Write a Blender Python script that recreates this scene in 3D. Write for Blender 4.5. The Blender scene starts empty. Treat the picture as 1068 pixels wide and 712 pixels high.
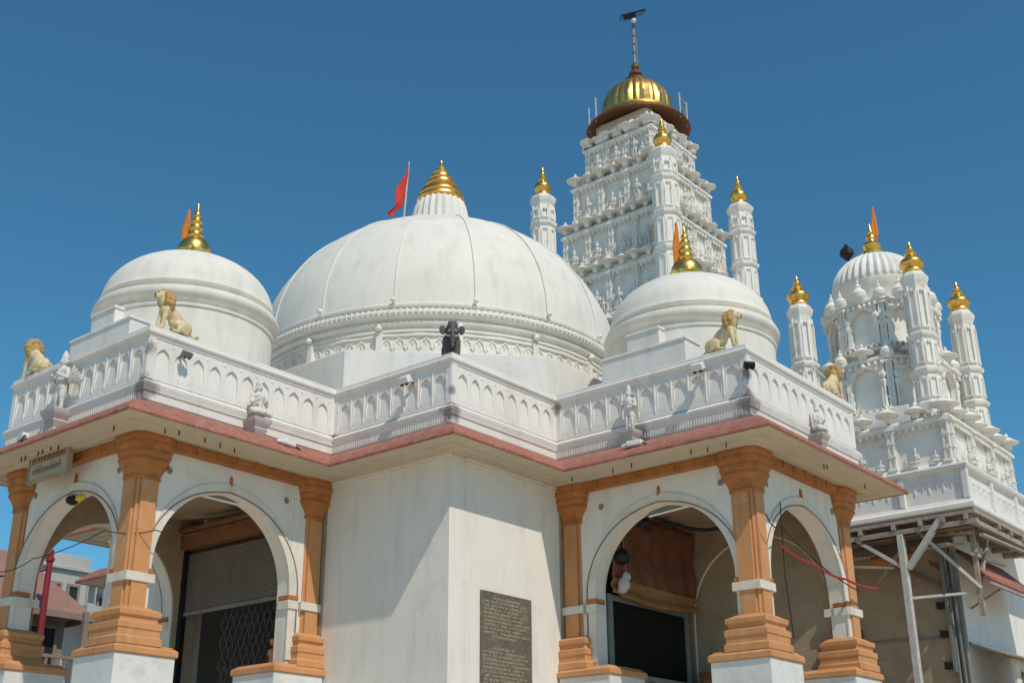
import bpy, bmesh, math, random
from mathutils import Vector, Matrix
R = math.radians
random.seed(7)
S = bpy.context.scene
COL = S.collection

# ------------------------------------------------------------------ camera, sky, sun, exposure
def setup():
    pitch, roll, yaw, f = 0.38698, 0.0059, 0.8853, 1287.6
    s, c = math.sin(yaw), math.cos(yaw)
    fw = Vector((s, c, 0)); rt = Vector((c, -s, 0))
    F = fw * math.cos(pitch) + Vector((0, 0, math.sin(pitch)))
    U = -fw * math.sin(pitch) + Vector((0, 0, math.cos(pitch)))
    r2 = rt * math.cos(roll) - U * math.sin(roll)
    u2 = rt * math.sin(roll) + U * math.cos(roll)
    cam = bpy.data.cameras.new('camera'); o = bpy.data.objects.new('camera', cam); COL.objects.link(o)
    m = Matrix((r2, u2, -F)).transposed().to_4x4(); m.translation = (-17.496, -16.302, 1.6)
    o.matrix_world = m
    cam.sensor_fit = 'HORIZONTAL'; cam.sensor_width = 36; cam.lens = f / 1068 * 36
    cam.clip_end = 5000; cam.clip_start = .1
    S.camera = o
    to_sun = Vector((-0.68, -1.88, 2.42)).normalized()
    w = bpy.data.worlds.new('World'); S.world = w; w.use_nodes = True
    nt = w.node_tree; bg = nt.nodes['Background']
    sky = nt.nodes.new('ShaderNodeTexSky'); sky.sky_type = 'NISHITA'; sky.sun_disc = False
    sky.sun_elevation = math.asin(to_sun.z); sky.sun_rotation = math.atan2(to_sun.x, to_sun.y)
    sky.altitude = 0; sky.air_density = 1.0; sky.dust_density = 0.0; sky.ozone_density = 3.0
    tint = nt.nodes.new('ShaderNodeMix'); tint.data_type = 'RGBA'; tint.blend_type = 'MULTIPLY'; tint.inputs[0].default_value = 1
    tint.inputs[7].default_value = (.44, .90, .965, 1)
    nt.links.new(sky.outputs[0], tint.inputs[6]); nt.links.new(tint.outputs[2], bg.inputs[0]); bg.inputs[1].default_value = 0.11
    l = bpy.data.lights.new('sun', 'SUN'); l.energy = 3.02; l.angle = R(.6); l.color = (1, .895, .755)
    so = bpy.data.objects.new('sun', l); COL.objects.link(so)
    so.rotation_euler = (-to_sun).to_track_quat('-Z', 'Y').to_euler(); so.location = (0, 0, 60)
    S.view_settings.view_transform = 'Standard'; S.view_settings.look = 'None'
    S.view_settings.exposure = 0.0; S.view_settings.gamma = 1
    S.render.engine = 'CYCLES'
    S.cycles.max_bounces = 8; S.cycles.diffuse_bounces = 5
setup()

# ------------------------------------------------------------------ materials
def mat(name, col, rough=.7, metal=0., var=.12, scale=1.5, col2=None, streak=0., bump=.0, bscale=40., spots=(), spec=.3, cover=.5):
    m = bpy.data.materials.new(name); m.use_nodes = True
    nt = m.node_tree; N = nt.nodes; L = nt.links
    b = N['Principled BSDF']; b.inputs['Roughness'].default_value = rough; b.inputs['Metallic'].default_value = metal
    b.inputs['Specular IOR Level'].default_value = spec
    geo = N.new('ShaderNodeNewGeometry')
    def noise(sc, stretch=(1, 1, 1), det=5):
        mp = N.new('ShaderNodeMapping'); mp.inputs['Scale'].default_value = stretch
        L.new(geo.outputs['Position'], mp.inputs[0])
        n = N.new('ShaderNodeTexNoise'); n.inputs['Scale'].default_value = sc; n.inputs['Detail'].default_value = det
        n.inputs['Roughness'].default_value = .62
        L.new(mp.outputs[0], n.inputs[0]); return n.outputs[0]
    def ramp(src, lo, hi, a=(0, 0, 0, 1), z=(1, 1, 1, 1)):
        r = N.new('ShaderNodeValToRGB'); r.color_ramp.elements[0].position = lo; r.color_ramp.elements[1].position = hi
        r.color_ramp.elements[0].color = a; r.color_ramp.elements[1].color = z
        L.new(src, r.inputs[0]); return r.outputs[0]
    def mix(fac, a, z):
        x = N.new('ShaderNodeMix'); x.data_type = 'RGBA'
        L.new(fac, x.inputs[0])
        for k, v in ((6, a), (7, z)):
            if isinstance(v, tuple): x.inputs[k].default_value = v
            else: L.new(v, x.inputs[k])
        return x.outputs[2]
    c4 = tuple(col) + (1,)
    d4 = tuple(v * (1 - var) for v in col) + (1,)
    base = mix(ramp(noise(scale), .3, .7), d4, c4)
    if col2:
        base = mix(ramp(noise(scale * 2.3, det=8), cover, cover + .16), base, tuple(col2) + (1,))
    if streak:
        k = N.new('ShaderNodeMath'); k.operation = 'MULTIPLY'; k.inputs[1].default_value = streak
        L.new(ramp(noise(2.6, (1.6, 1.6, .22), 7), .5, .78), k.inputs[0])
        base = mix(k.outputs[0], base, tuple(v * .5 for v in col) + (1,))
    for (px, py, pz, pr) in spots:            # black mould patches on the old limewash
        dv = N.new('ShaderNodeVectorMath'); dv.operation = 'DISTANCE'; L.new(geo.outputs['Position'], dv.inputs[0]); dv.inputs[1].default_value = (px, py, pz)
        ds = N.new('ShaderNodeMath'); ds.operation = 'MULTIPLY_ADD'; L.new(noise(7, det=6), ds.inputs[0]); ds.inputs[1].default_value = pr * 1.6; L.new(dv.outputs['Value'], ds.inputs[2])
        base = mix(ramp(ds.outputs[0], pr * 1.25, pr * 1.75, (.8, .8, .8, 1), (0, 0, 0, 1)), base, (.20, .18, .17, 1))
    L.new(base, b.inputs['Base Color'])
    if bump:
        bp = N.new('ShaderNodeBump'); bp.inputs['Strength'].default_value = bump; bp.inputs['Distance'].default_value = .02
        L.new(noise(bscale), bp.inputs['Height']); L.new(bp.outputs[0], b.inputs['Normal'])
    return m
M = {}
SPOTS = [(-8.05, -1.83, 7.64, .26), (-4.43, -4.43, 7.64, .22), (-1.83, -8.05, 7.68, .30), (-1.83, -8.05, 8.15, .16), (-8.05, -1.83, 8.25, .14), (-4.43, -1.83, 7.75, .12), (-1.83, -4.43, 8.35, .15), (-4.43, -4.43, 8.0, .10), (-1.85, -6.1, 7.6, .22), (-8.06, .2, 7.62, .22)]
M['white'] = mat('white_limewash', (.80, .775, .73), .8, var=.07, scale=.9, col2=(.68, .65, .61), streak=.34, bump=.25, bscale=14, cover=.56, spots=SPOTS)
M['tower'] = mat('white_tower_paint', (.86, .83, .775), .75, var=.07, scale=1.6, col2=(.70, .63, .52), streak=.30, bump=.2, bscale=18, cover=.53)
M['dome'] = mat('dome_whitewash', (.82, .785, .705), .75, var=.10, scale=.7, col2=(.73, .69, .62), streak=.38, bump=.18, bscale=9, cover=.54)
M['wall'] = mat('cream_wall_paint', (.80, .765, .695), .8, var=.09, scale=.6, col2=(.69, .645, .56), streak=.36, bump=.2, bscale=12, cover=.56)
M['arch'] = mat('cream_arch_paint', (.72, .68, .60), .8, var=.08, scale=1.4, col2=(.60, .56, .49), streak=.2, bump=.15, bscale=16)
M['orange'] = mat('orange_paint', (.63, .30, .125), .7, var=.14, scale=2.2, col2=(.60, .335, .18), cover=.53, streak=.45, bump=.2, bscale=20)
M['orange_dark'] = mat('old_orange_paint', (.48, .185, .055), .6, var=.2, scale=2.5, col2=(.30, .11, .04), streak=.3, bump=.2, bscale=20)
M['pink'] = mat('faded_red_tile', (.44, .175, .125), .85, var=.35, scale=6, col2=(.40, .24, .20), cover=.52, streak=.4, bump=.25, bscale=25)
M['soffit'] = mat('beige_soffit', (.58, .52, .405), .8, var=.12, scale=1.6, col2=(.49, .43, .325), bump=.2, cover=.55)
M['gold'] = mat('gilded_copper', (1.0, .60, .15), .33, 1., var=.2, scale=7, col2=(.78, .42, .10), bump=.12, bscale=16)
M['golddome'] = mat('gilded_sheet', (1.0, .60, .17), .38, 1., var=.3, scale=5, col2=(.62, .36, .12), streak=.5, bump=.3, bscale=12)
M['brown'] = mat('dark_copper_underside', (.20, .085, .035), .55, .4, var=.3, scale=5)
M['black'] = mat('black_metal', (.02, .02, .022), .45, .2, var=.3, scale=6)
M['panelblack'] = mat('solar_panel_dark', (.012, .014, .022), .2, .1, var=.2)
M['elephant'] = mat('grey_stone_elephant', (.12, .112, .108), .65, var=.35, scale=9, bump=.3, bscale=60)
M['lion'] = mat('yellow_painted_lion', (.72, .58, .32), .65, var=.2, scale=7, col2=(.76, .69, .54), bump=.3, bscale=50)
M['liondark'] = mat('brown_painted_mane', (.52, .34, .13), .65, var=.3, scale=9)
M['figure'] = mat('white_painted_figure', (.76, .74, .70), .75, var=.2, scale=8, col2=(.52, .49, .46), bump=.3, bscale=50)
M['bracket'] = mat('grey_pink_bracket', (.54, .49, .47), .8, var=.25, scale=9)
M['red'] = mat('red_flag_cloth', (.62, .05, .03), .8, var=.25, scale=4)
M['saffron'] = mat('saffron_cloth', (.75, .24, .03), .8, var=.25, scale=8)
M['yellow'] = mat('yellow_cloth', (.75, .55, .05), .8, var=.2, scale=8)
M['shutter'] = mat('grey_steel_shutter', (.26, .225, .19), .55, .1, var=.2, scale=3, streak=.4)
M['wood'] = mat('brown_wood_beam', (.27, .13, .06), .6, var=.3, scale=4, col2=(.18, .09, .05))
M['timber'] = mat('weathered_timber', (.44, .37, .31), .75, var=.35, scale=5, col2=(.28, .20, .15), bump=.2)
M['post'] = mat('whitewashed_post', (.60, .58, .55), .7, var=.25, scale=5, col2=(.44, .42, .39))
M['dark'] = mat('dark_interior', (.025, .022, .02), .8, var=.3)
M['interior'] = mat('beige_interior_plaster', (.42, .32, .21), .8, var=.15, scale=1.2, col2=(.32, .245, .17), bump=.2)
M['plaque'] = mat('dark_stone_plaque', (.15, .13, .10), .5, var=.3, scale=6, col2=(.20, .17, .13))
M['letter'] = mat('gilt_lettering', (.52, .44, .30), .6, .0, var=.3, scale=9)
M['blind'] = mat('brown_blind_cloth', (.20, .08, .045), .85, var=.35, scale=3, col2=(.13, .05, .03))
M['hem'] = mat('ochre_hem_cloth', (.33, .17, .065), .8, var=.35, scale=3)
M['glass'] = mat('dark_door_glass', (.010, .012, .011), .35, .0, var=.2, spec=.12)
M['steel'] = mat('grey_steel_frame', (.24, .25, .235), .5, .3, var=.2)
M['board'] = mat('pale_sign_board', (.46, .42, .33), .6, var=.25, scale=5)
M['tube'] = mat('white_plastic', (.78, .78, .78), .4, var=.08)
M['cable'] = mat('dark_cable', (.03, .025, .03), .7, var=.3)
M['redrope'] = mat('red_rope', (.42, .05, .045), .8, var=.3, scale=9)
M['redpole'] = mat('red_painted_pole', (.30, .03, .045), .45, var=.25, scale=4)
M['ground'] = mat('stone_paving', (.68, .56, .41), .85, var=.12, scale=.6, col2=(.58, .48, .36), bump=.3)
M['roofred'] = mat('pink_roof_tile', (.36, .20, .16), .8, var=.25, scale=2, col2=(.27, .16, .14), bump=.3)
M['housewall'] = mat('dingy_house_wall', (.30, .23, .19), .8, var=.15, scale=1, col2=(.23, .18, .15), streak=.3)
M['housewhite'] = mat('white_house_wall', (.50, .48, .45), .8, var=.12, scale=1, col2=(.48, .47, .45), streak=.3)
M['window'] = mat('dark_window', (.03, .035, .04), .2, var=.2)
M['rosette'] = mat('faded_green_rosette', (.27, .27, .22), .8, var=.3, scale=9)
M['outline'] = mat('brown_arch_line', (.33, .17, .13), .75, var=.3, scale=6)
M['lattice'] = mat('grey_door_lattice', (.12, .115, .11), .5, .2, var=.2)
M['marble'] = mat('white_marble_pedestal', (.76, .74, .70), .45, var=.12, scale=1.6, col2=(.60, .60, .58), streak=.25)

# ------------------------------------------------------------------ mesh builder
def frame(x, y, z=0, deg=0):
    return Matrix.Translation((x, y, z)) @ Matrix.Rotation(R(deg), 4, 'Z')
class MB:
    def __init__(s, m=None): s.v = []; s.f = []; s.mi = []; s.M = m or Matrix(); s.cur = 0
    def add(s, vs, fs):
        n = len(s.v); s.v += [tuple(s.M @ Vector(v)) for v in vs]
        s.f += [tuple(i + n for i in f) for f in fs]; s.mi += [s.cur] * len(fs); return s
    def box(s, x0, x1, y0, y1, z0, z1):
        return s.add([(x0, y0, z0), (x1, y0, z0), (x1, y1, z0), (x0, y1, z0), (x0, y0, z1), (x1, y0, z1), (x1, y1, z1), (x0, y1, z1)],
                     [(0, 3, 2, 1), (4, 5, 6, 7), (0, 1, 5, 4), (1, 2, 6, 5), (2, 3, 7, 6), (3, 0, 4, 7)])
    def poly(s, pts, z0, z1):      # prism of a CCW polygon
        n = len(pts)
        return s.add([(x, y, z0) for x, y in pts] + [(x, y, z1) for x, y in pts],
                     [tuple(range(n))[::-1], tuple(range(n, 2 * n))] + [(i, (i + 1) % n, (i + 1) % n + n, i + n) for i in range(n)])
    def loft(s, pts, prof):        # polygon (unit) scaled by profile [(scale,z)]
        n = len(pts); vs = []; fs = []
        for k, z in prof: vs += [(x * k, y * k, z) for x, y in pts]
        for j in range(len(prof) - 1):
            for i in range(n):
                a = j * n + i; b = j * n + (i + 1) % n; fs.append((a, b, b + n, a + n))
        fs.append(tuple(range(n))[::-1]); fs.append(tuple(range((len(prof) - 1) * n, len(prof) * n)))
        return s.add(vs, fs)
    def lathe(s, prof, n=32, c=(0, 0, 0), rot=0., ripple=0., nr=0):
        vs = []; fs = []
        for r, z in prof:
            for i in range(n):
                a = 2 * math.pi * (i + rot) / n
                q = r * (1 + ripple * (abs(math.sin(a * nr / 2)) - .5)) if ripple else r
                vs.append((c[0] + q * math.cos(a), c[1] + q * math.sin(a), c[2] + z))
        for j in range(len(prof) - 1):
            for i in range(n):
                a = j * n + i; b = j * n + (i + 1) % n; fs.append((a, b, b + n, a + n))
        fs.append(tuple(range(n))[::-1]); fs.append(tuple(range((len(prof) - 1) * n, len(prof) * n)))
        return s.add(vs, fs)
    def sweep(s, outline, prof, cap=False):   # closed CCW outline, closed profile [(outward offset, z)]
        n = len(outline); k = len(prof); vs = []; fs = []
        for i in range(n):
            p0, p, p1 = [Vector(outline[j % n]) for j in (i - 1, i, i + 1)]
            a = (p - p0).normalized(); b = (p1 - p).normalized()
            na = Vector((a.y, -a.x)); nb = Vector((b.y, -b.x)); m = (na + nb); m = m / max(m.dot(na), .2)
            vs += [(p.x + m.x * o, p.y + m.y * o, z) for o, z in prof]
        for i in range(n):
            j = (i + 1) % n
            for q in range(k):
                w = (q + 1) % k; fs.append((i * k + q, j * k + q, j * k + w, i * k + w))
        return s.add(vs, fs)
    def tube(s, pts, r, n=6):
        pts = [Vector(p) for p in pts]; vs = []; fs = []
        rs = r if isinstance(r, (list, tuple)) else [r] * len(pts)
        up = Vector((0.137, .21, .97))
        for i, p in enumerate(pts):
            d = (pts[min(i + 1, len(pts) - 1)] - pts[max(i - 1, 0)]).normalized()
            if abs(d.dot(up)) > .95: up = Vector((.9, .3, .1))
            a = d.cross(up).normalized(); b = d.cross(a)
            vs += [tuple(p + (a * math.cos(2 * math.pi * k / n) + b * math.sin(2 * math.pi * k / n)) * rs[i]) for k in range(n)]
        for i in range(len(pts) - 1):
            for k in range(n):
                fs.append((i * n + k, i * n + (k + 1) % n, (i + 1) * n + (k + 1) % n, (i + 1) * n + k))
        fs.append(tuple(range(n))); fs.append(tuple(range((len(pts) - 1) * n, len(pts) * n))[::-1])
        return s.add(vs, fs)
    def bar(s, a, b, w, h=None):
        a = Vector(a); b = Vector(b); h = h or w; d = (b - a).normalized()
        x = d.cross(Vector((0, 0, 1)));  x = x.normalized() if x.length > 1e-3 else Vector((1, 0, 0)); y = d.cross(x)
        vs = [tuple(p + x * w / 2 * i + y * h / 2 * j) for p in (a, b) for i, j in ((-1, -1), (1, -1), (1, 1), (-1, 1))]
        return s.add(vs, [(3, 2, 1, 0), (4, 5, 6, 7), (0, 1, 5, 4), (1, 2, 6, 5), (2, 3, 7, 6), (3, 0, 4, 7)])
    def ball(s, c, r, n=12, m=8, rot=None):
        r = (r, r, r) if not isinstance(r, (tuple, list)) else r
        vs = []; fs = []; c = Vector(c); Q = rot or Matrix.Identity(3)
        for j in range(m + 1):
            t = math.pi * (j + .02 * (j == 0) - .02 * (j == m)) / m
            for i in range(n):
                a = 2 * math.pi * i / n
                vs.append(tuple(c + Q @ Vector((r[0] * math.sin(t) * math.cos(a), r[1] * math.sin(t) * math.sin(a), -r[2] * math.cos(t)))))
        for j in range(m):
            for i in range(n): fs.append((j * n + i, j * n + (i + 1) % n, (j + 1) * n + (i + 1) % n, (j + 1) * n + i))
        fs.append(tuple(range(n))[::-1]); fs.append(tuple(range(m * n, (m + 1) * n)))
        return s.add(vs, fs)
    def capsule(s, a, b, ra, rb, n=10):
        a = Vector(a); b = Vector(b)
        s.ball(a, ra, n, 6); s.ball(b, rb, n, 6); return s.tube([a, b], [ra, rb], n)
    def archplate(s, x0, x1, z0, z1, cx, hw, zs, rise, y0, y1, n=20, tip=0., lobes=0, sill=None):
        """wall piece with an arched hole, front at y0, back at y1 (local y runs inwards)"""
        P = [(cx - hw, z0 if sill is None else sill)]
        for i in range(n + 1):
            t = math.pi * (1 - i / n); k = 1 - (.07 * abs(math.sin(t * lobes)) if lobes else 0)
            P.append((cx + hw * math.cos(t) * k, zs + rise * math.sin(t) * k + tip * max(0, 1 - abs(math.cos(t)) / .22) ** 1.5))
        P.append((cx + hw, z0 if sill is None else sill))
        m = len(P); vs = [(x, y, z) for y in (y0, y1) for x, z in P]
        tops = [(x0 if i == 0 else x1 if i == m - 1 else x, z1) for i, (x, z) in enumerate(P)]
        vs += [(x, y, z) for y in (y0, y1) for x, z in tops]     # 2m.. 3m front tops, 3m.. back tops
        fs = []
        for i in range(1, m - 2):
            fs.append((i, i + 1, 2 * m + i + 1, 2 * m + i)); fs.append((m + i + 1, m + i, 3 * m + i, 3 * m + i + 1))
        for i in range(m - 1): fs.append((i + 1, i, m + i, m + i + 1))
        s.add(vs, fs)
        for a, b in ((x0, cx - hw), (cx + hw, x1)):
            s.add([(a, y0, z0), (b, y0, z0), (b, y0, z1), (a, y0, z1), (a, y1, z0), (b, y1, z0), (b, y1, z1), (a, y1, z1)],
                  [(0, 1, 2, 3), (5, 4, 7, 6), (0, 4, 5, 1), (3, 2, 6, 7)] + ([(0, 3, 7, 4)] if a == x0 else [(1, 5, 6, 2)]))
        s.add([(cx - hw, y0, z1), (cx + hw, y0, z1), (cx + hw, y1, z1), (cx - hw, y1, z1)], [(0, 1, 2, 3)])
        if sill is not None: s.box(cx - hw, cx + hw, y0, y1, z0, sill)
        return s
    def archband(s, cx, hw, w, zs, rise, zlow, y0, y1, n=24, tip=0.):
        """raised band following an arch outside its opening"""
        P = []; Q = []
        def pt(h, rs, t): return (cx + h * math.cos(t), zs + rs * math.sin(t) + tip * max(0, 1 - abs(math.cos(t)) / .22) ** 1.5)
        P.append((cx - hw, zlow)); Q.append((cx - hw - w, zlow))
        for i in range(n + 1):
            t = math.pi * (1 - i / n); P.append(pt(hw, rise, t)); Q.append(pt(hw + w, rise + w, t))
        P.append((cx + hw, zlow)); Q.append((cx + hw + w, zlow))
        m = len(P); vs = [(x, y, z) for A in (P, Q) for y in (y0, y1) for x, z in A]; fs = []
        for i in range(m - 1):
            fs += [(i, 2 * m + i, 2 * m + i + 1, i + 1), (2 * m + i, 3 * m + i, 3 * m + i + 1, 2 * m + i + 1), (i + 1, m + i + 1, m + i, i)]
        fs += [(0, m, 3 * m, 2 * m), (m - 1, 3 * m - 1, 4 * m - 1, 2 * m - 1)]
        return s.add(vs, fs)
    def ring(s, x0, x1, z0, z1, t, y0, y1):
        s.box(x0, x0 + t, y0, y1, z0, z1); s.box(x1 - t, x1, y0, y1, z0, z1)
        s.box(x0 + t, x1 - t, y0, y1, z0, z0 + t); return s.box(x0 + t, x1 - t, y0, y1, z1 - t, z1)
    def mesh(s, name, mats, sharp=35, fix=True):
        me = bpy.data.meshes.new(name); me.from_pydata(s.v, [], s.f)
        for m in (mats if isinstance(mats, (list, tuple)) else [mats]): me.materials.append(m)
        me.polygons.foreach_set('material_index', s.mi)
        if fix:
            bm = bmesh.new(); bm.from_mesh(me); bmesh.ops.recalc_face_normals(bm, faces=bm.faces); bm.to_mesh(me); bm.free()
        me.polygons.foreach_set('use_smooth', [True] * len(me.polygons))
        me.set_sharp_from_angle(angle=R(sharp)); me.update(); return me

def link(name, me, parent=None, bevel=0., loc=None, rz=0):
    o = bpy.data.objects.new(name, me); COL.objects.link(o)
    if parent: o.parent = parent
    if loc: o.location = loc
    if rz: o.rotation_euler.z = rz
    if bevel:
        b = o.modifiers.new('bevel', 'BEVEL'); b.width = bevel; b.segments = 2; b.limit_method = 'ANGLE'; b.angle_limit = R(50)
    return o
def part(name, mb, m, parent=None, bevel=0., sharp=35):
    return link(name, mb.mesh(name, m, sharp), parent, bevel)
def tag(o, label=None, cat=None, group=None, kind=None):
    if label: o['label'] = label
    if cat: o['category'] = cat
    if group: o['group'] = group
    if kind: o['kind'] = kind
    return o
def thing(name, label, cat, loc=(0, 0, 0), rz=0, group=None):
    o = bpy.data.objects.new(name, None); COL.objects.link(o); o.location = loc; o.rotation_euler.z = rz
    o.empty_display_size = .3
    return tag(o, label, cat, group)
def fused(name, mb, mats, voxel, smooth=1):
    """one continuous skin over overlapping masses"""
    me = mb.mesh(name + '_masses', mats); o = bpy.data.objects.new('work', me); COL.objects.link(o)
    r = o.modifiers.new('r', 'REMESH'); r.mode = 'VOXEL'; r.voxel_size = voxel
    if smooth:
        q = o.modifiers.new('s', 'SMOOTH'); q.iterations = smooth; q.factor = .5
    dg = bpy.context.evaluated_depsgraph_get(); ev = o.evaluated_get(dg)
    out = bpy.data.meshes.new_from_object(ev); out.name = name
    bpy.data.objects.remove(o); bpy.data.meshes.remove(me)
    out.materials.clear()
    for m in (mats if isinstance(mats, (list, tuple)) else [mats]): out.materials.append(m)
    out.polygons.foreach_set('use_smooth', [True] * len(out.polygons)); out.update()
    return out

# ------------------------------------------------------------------ measurements (metres)
H = 4.43; W = 1.83; F = 8.05              # hall half side, porch half width, porch front
ZF, ZP, ZC, ZE, ZB, ZT = 2.85, 4.0, 7.0, 7.10, 7.48, 8.60   # floor, pedestal top, wall top, eave, parapet base, parapet top
XB = 10.8                                  # back of the sanctum arm
OUT = [(-F, -W), (-H, -W), (-H, -H), (-W, -H), (-W, -F), (W, -F), (W, -H), (H, -H), (H, -2.7), (XB, -2.7), (XB, 2.7), (H, 2.7),
       (H, H), (W, H), (W, F), (-W, F), (-W, H), (-H, H), (-H, W), (-F, W)]

# ------------------------------------------------------------------ ground, plinth
g = MB(); g.add([(-900, -900, 0), (900, -900, 0), (900, 900, 0), (-900, 900, 0)], [(0, 1, 2, 3)])
tag(part('ground', g, M['ground']), kind='structure')

# ================================================================== THE TEMPLE
temple = thing('temple', 'white temple hall with three whitewashed domes, orange porch pillars and a red edged eave', 'temple', (0, 0, 0))
p = MB(); p.sweep(OUT, [(.9, 0), (.9, .35), (.65, .35), (.65, .7), (.4, .7), (.4, 2.5), (.47, 2.6), (.47, ZF), (-1.0, ZF), (-1.0, 0)])
p.poly([(x * .93, y * .93) for x, y in OUT], 2.5, ZF - .004)
part('plinth', p, M['wall'], temple, .01)
# roof slab, eave
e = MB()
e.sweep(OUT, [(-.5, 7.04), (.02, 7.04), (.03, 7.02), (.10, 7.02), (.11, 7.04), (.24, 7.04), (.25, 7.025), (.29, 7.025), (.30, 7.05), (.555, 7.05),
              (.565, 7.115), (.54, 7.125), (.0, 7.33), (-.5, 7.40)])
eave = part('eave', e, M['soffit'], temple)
e = MB(); e.sweep(OUT, [(.05, 7.435), (.25, 7.36), (.42, 7.245), (.585, 7.11), (.60, 7.07), (.585, 7.04), (.56, 7.055), (.42, 7.17), (.2, 7.29), (-.02, 7.37), (-.02, 7.45)])
skirt = part('tile_skirt', e, M['pink'], eave)
# small dark spots/drips holes and hooks under the eave
e = MB()
for i in range(22):
    t = random.random(); side = random.choice((0, 1, 2, 3))
    q = [(-F - .3, -W + 3.6 * t), (-F + 3.6 * t, -W - .3), (-W - .3, -F + 3.6 * t), (-W + 3.6 * t, -F - .3)][side]
    e.lathe([(.008, 6.99), (.011, 7.03), (.006, 7.07)], 8, (q[0], q[1], random.uniform(-.05, .0)))
part('hook', e, M['cable'], eave)
# roof deck inside the parapet
rd = MB()
rd.box(-F + .1, -H + .1, -W + .1, W - .1, 7.25, 7.5); rd.box(-H + .1, H - .1, -H + .1, H - .1, 7.255, 7.51); rd.box(-W + .1, W - .1, -F + .1, -H + .1, 7.25, 7.5)
rd.box(-W + .1, W - .1, H - .1, F - .1, 7.25, 7.5); rd.box(H - .1, XB - .1, -2.6, 2.6, 7.25, 7.5)
part('roof', rd, M['white'], temple)
# parapet with base mould and coping
pp = MB()
pp.sweep(OUT, [(-.01, 7.42), (-.01, 7.48), (.015, 7.48), (.015, 7.60), (.035, 7.615), (.04, 7.66), (.06, 7.70), (.06, 7.735), (.02, 7.775), (-.02, 7.80), (-.05, 7.805),
               (-.05, 8.425), (.015, 8.43), (.02, 8.47), (.05, 8.49), (.055, 8.525), (.03, 8.54), (.03, 8.60), (-.02, 8.615), (-.16, 8.615), (-.18, 8.54), (-.18, 7.42)])
parapet = part('parapet', pp, M['white'], temple, .006)
RN = random.Random(5)
def pan(fr, ln, n, dent):
    b = MB(fr); b0 = .10; st = (ln - 2 * b0) / n
    for i in range(n):
        x0 = -ln / 2 + b0 + i * st; cx = x0 + st / 2
        b.archplate(x0, x0 + st, 7.80, 8.432, cx, st * .36 * RN.uniform(.93, 1.03), 8.15 + RN.uniform(-.012, .012), .15, -.002, .06, 14, .02, sill=7.92)
        b.add([(cx - st * .36, .002, 7.92), (cx + st * .36, .002, 7.92), (cx + st * .36, .042, 8.36), (cx - st * .36, .042, 8.36)], [(0, 1, 2, 3)])
        for k in (0, 1):
            if k and i < n - 1: continue
            xx = x0 + k * st
            b.lathe([(.010, 7.86), (.018, 7.92), (.010, 7.98), (.018, 8.14), (.022, 8.24), (.012, 8.30), (.014, 8.34)], 8, (xx, .0, 0))
            b.ball((xx, .0, 8.36), (.03, .018, .022), 8, 5)
    for x in (-ln / 2, ln / 2 - b0): b.box(x, x + b0, -.012, .08, 7.80, 8.432)
    if dent:
        k = int(ln / .05)
        for i in range(k):
            x = -ln / 2 + .03 + i * (ln - .06) / k; b.box(x, x + .022, -.034, -.01, 7.50, 7.595)
    return part('parapet_panel', b, M['white'], parapet)
for fr, ln, n, d in ((frame(-F, 0, 0, -90), 2 * W, 11, 1), (frame(-(F + H) / 2, -W, 0, 0), F - H, 11, 0), (frame(-H, -(W + H) / 2, 0, -90), H - W, 8, 1),
                  (frame(-(W + H) / 2, -H, 0, 0), H - W, 8, 0), (frame(-W, -(F + H) / 2, 0, -90), F - H, 11, 1), (frame(0, -F, 0, 0), 2 * W, 11, 0)):
    pan(fr, ln, n, d)

# hall walls (with the two doorways), and the sanctum arm
hw = MB(); T = .35; hi = H - .06
def wallrun(b, fr, x0, x1, hole=None):
    b.M = fr
    b.box(x0 - .045, x1 + .04, -.045, .0, 6.985, 7.044); b.box(x0 - .02, x1 + .02, -.02, -.0005, 6.945, 6.983)
    if hole:
        a, c, zt = hole
        b.box(x0, a, 0, T, ZF, 7.05); b.box(c, x1, 0, T, ZF, 7.05); b.box(a, c, 0, T, zt, 7.05)
    else: b.box(x0, x1, 0, T, ZF, 7.05)
wallrun(hw, frame(-hi, 0, 0, -90), -hi + .001, hi, (-1.78, 1.50, 6.28))
wallrun(hw, frame(0, -hi, 0, 0), -hi + T + .001, hi, (-1.05, 1.62, 5.45))
wallrun(hw, frame(0, hi, 0, 180), -hi, hi - T - .002)
wallrun(hw, frame(hi, 0, 0, 90), -hi + T + .003, hi - T - .003)
part('hall_wall', hw, M['wall'], temple, .012)
hw = MB(); hw.box(hi + .01, XB - .06, -2.64, 2.64, ZF, 7.05)
part('sanctum_wall', hw, M['wall'], temple, .012)
hw = MB(); hw.box(-hi + T + .01, hi - T - .01, -hi + T + .01, hi - T - .01, 6.85, 6.97)
part('hall_ceiling', hw, M['interior'], temple)

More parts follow.
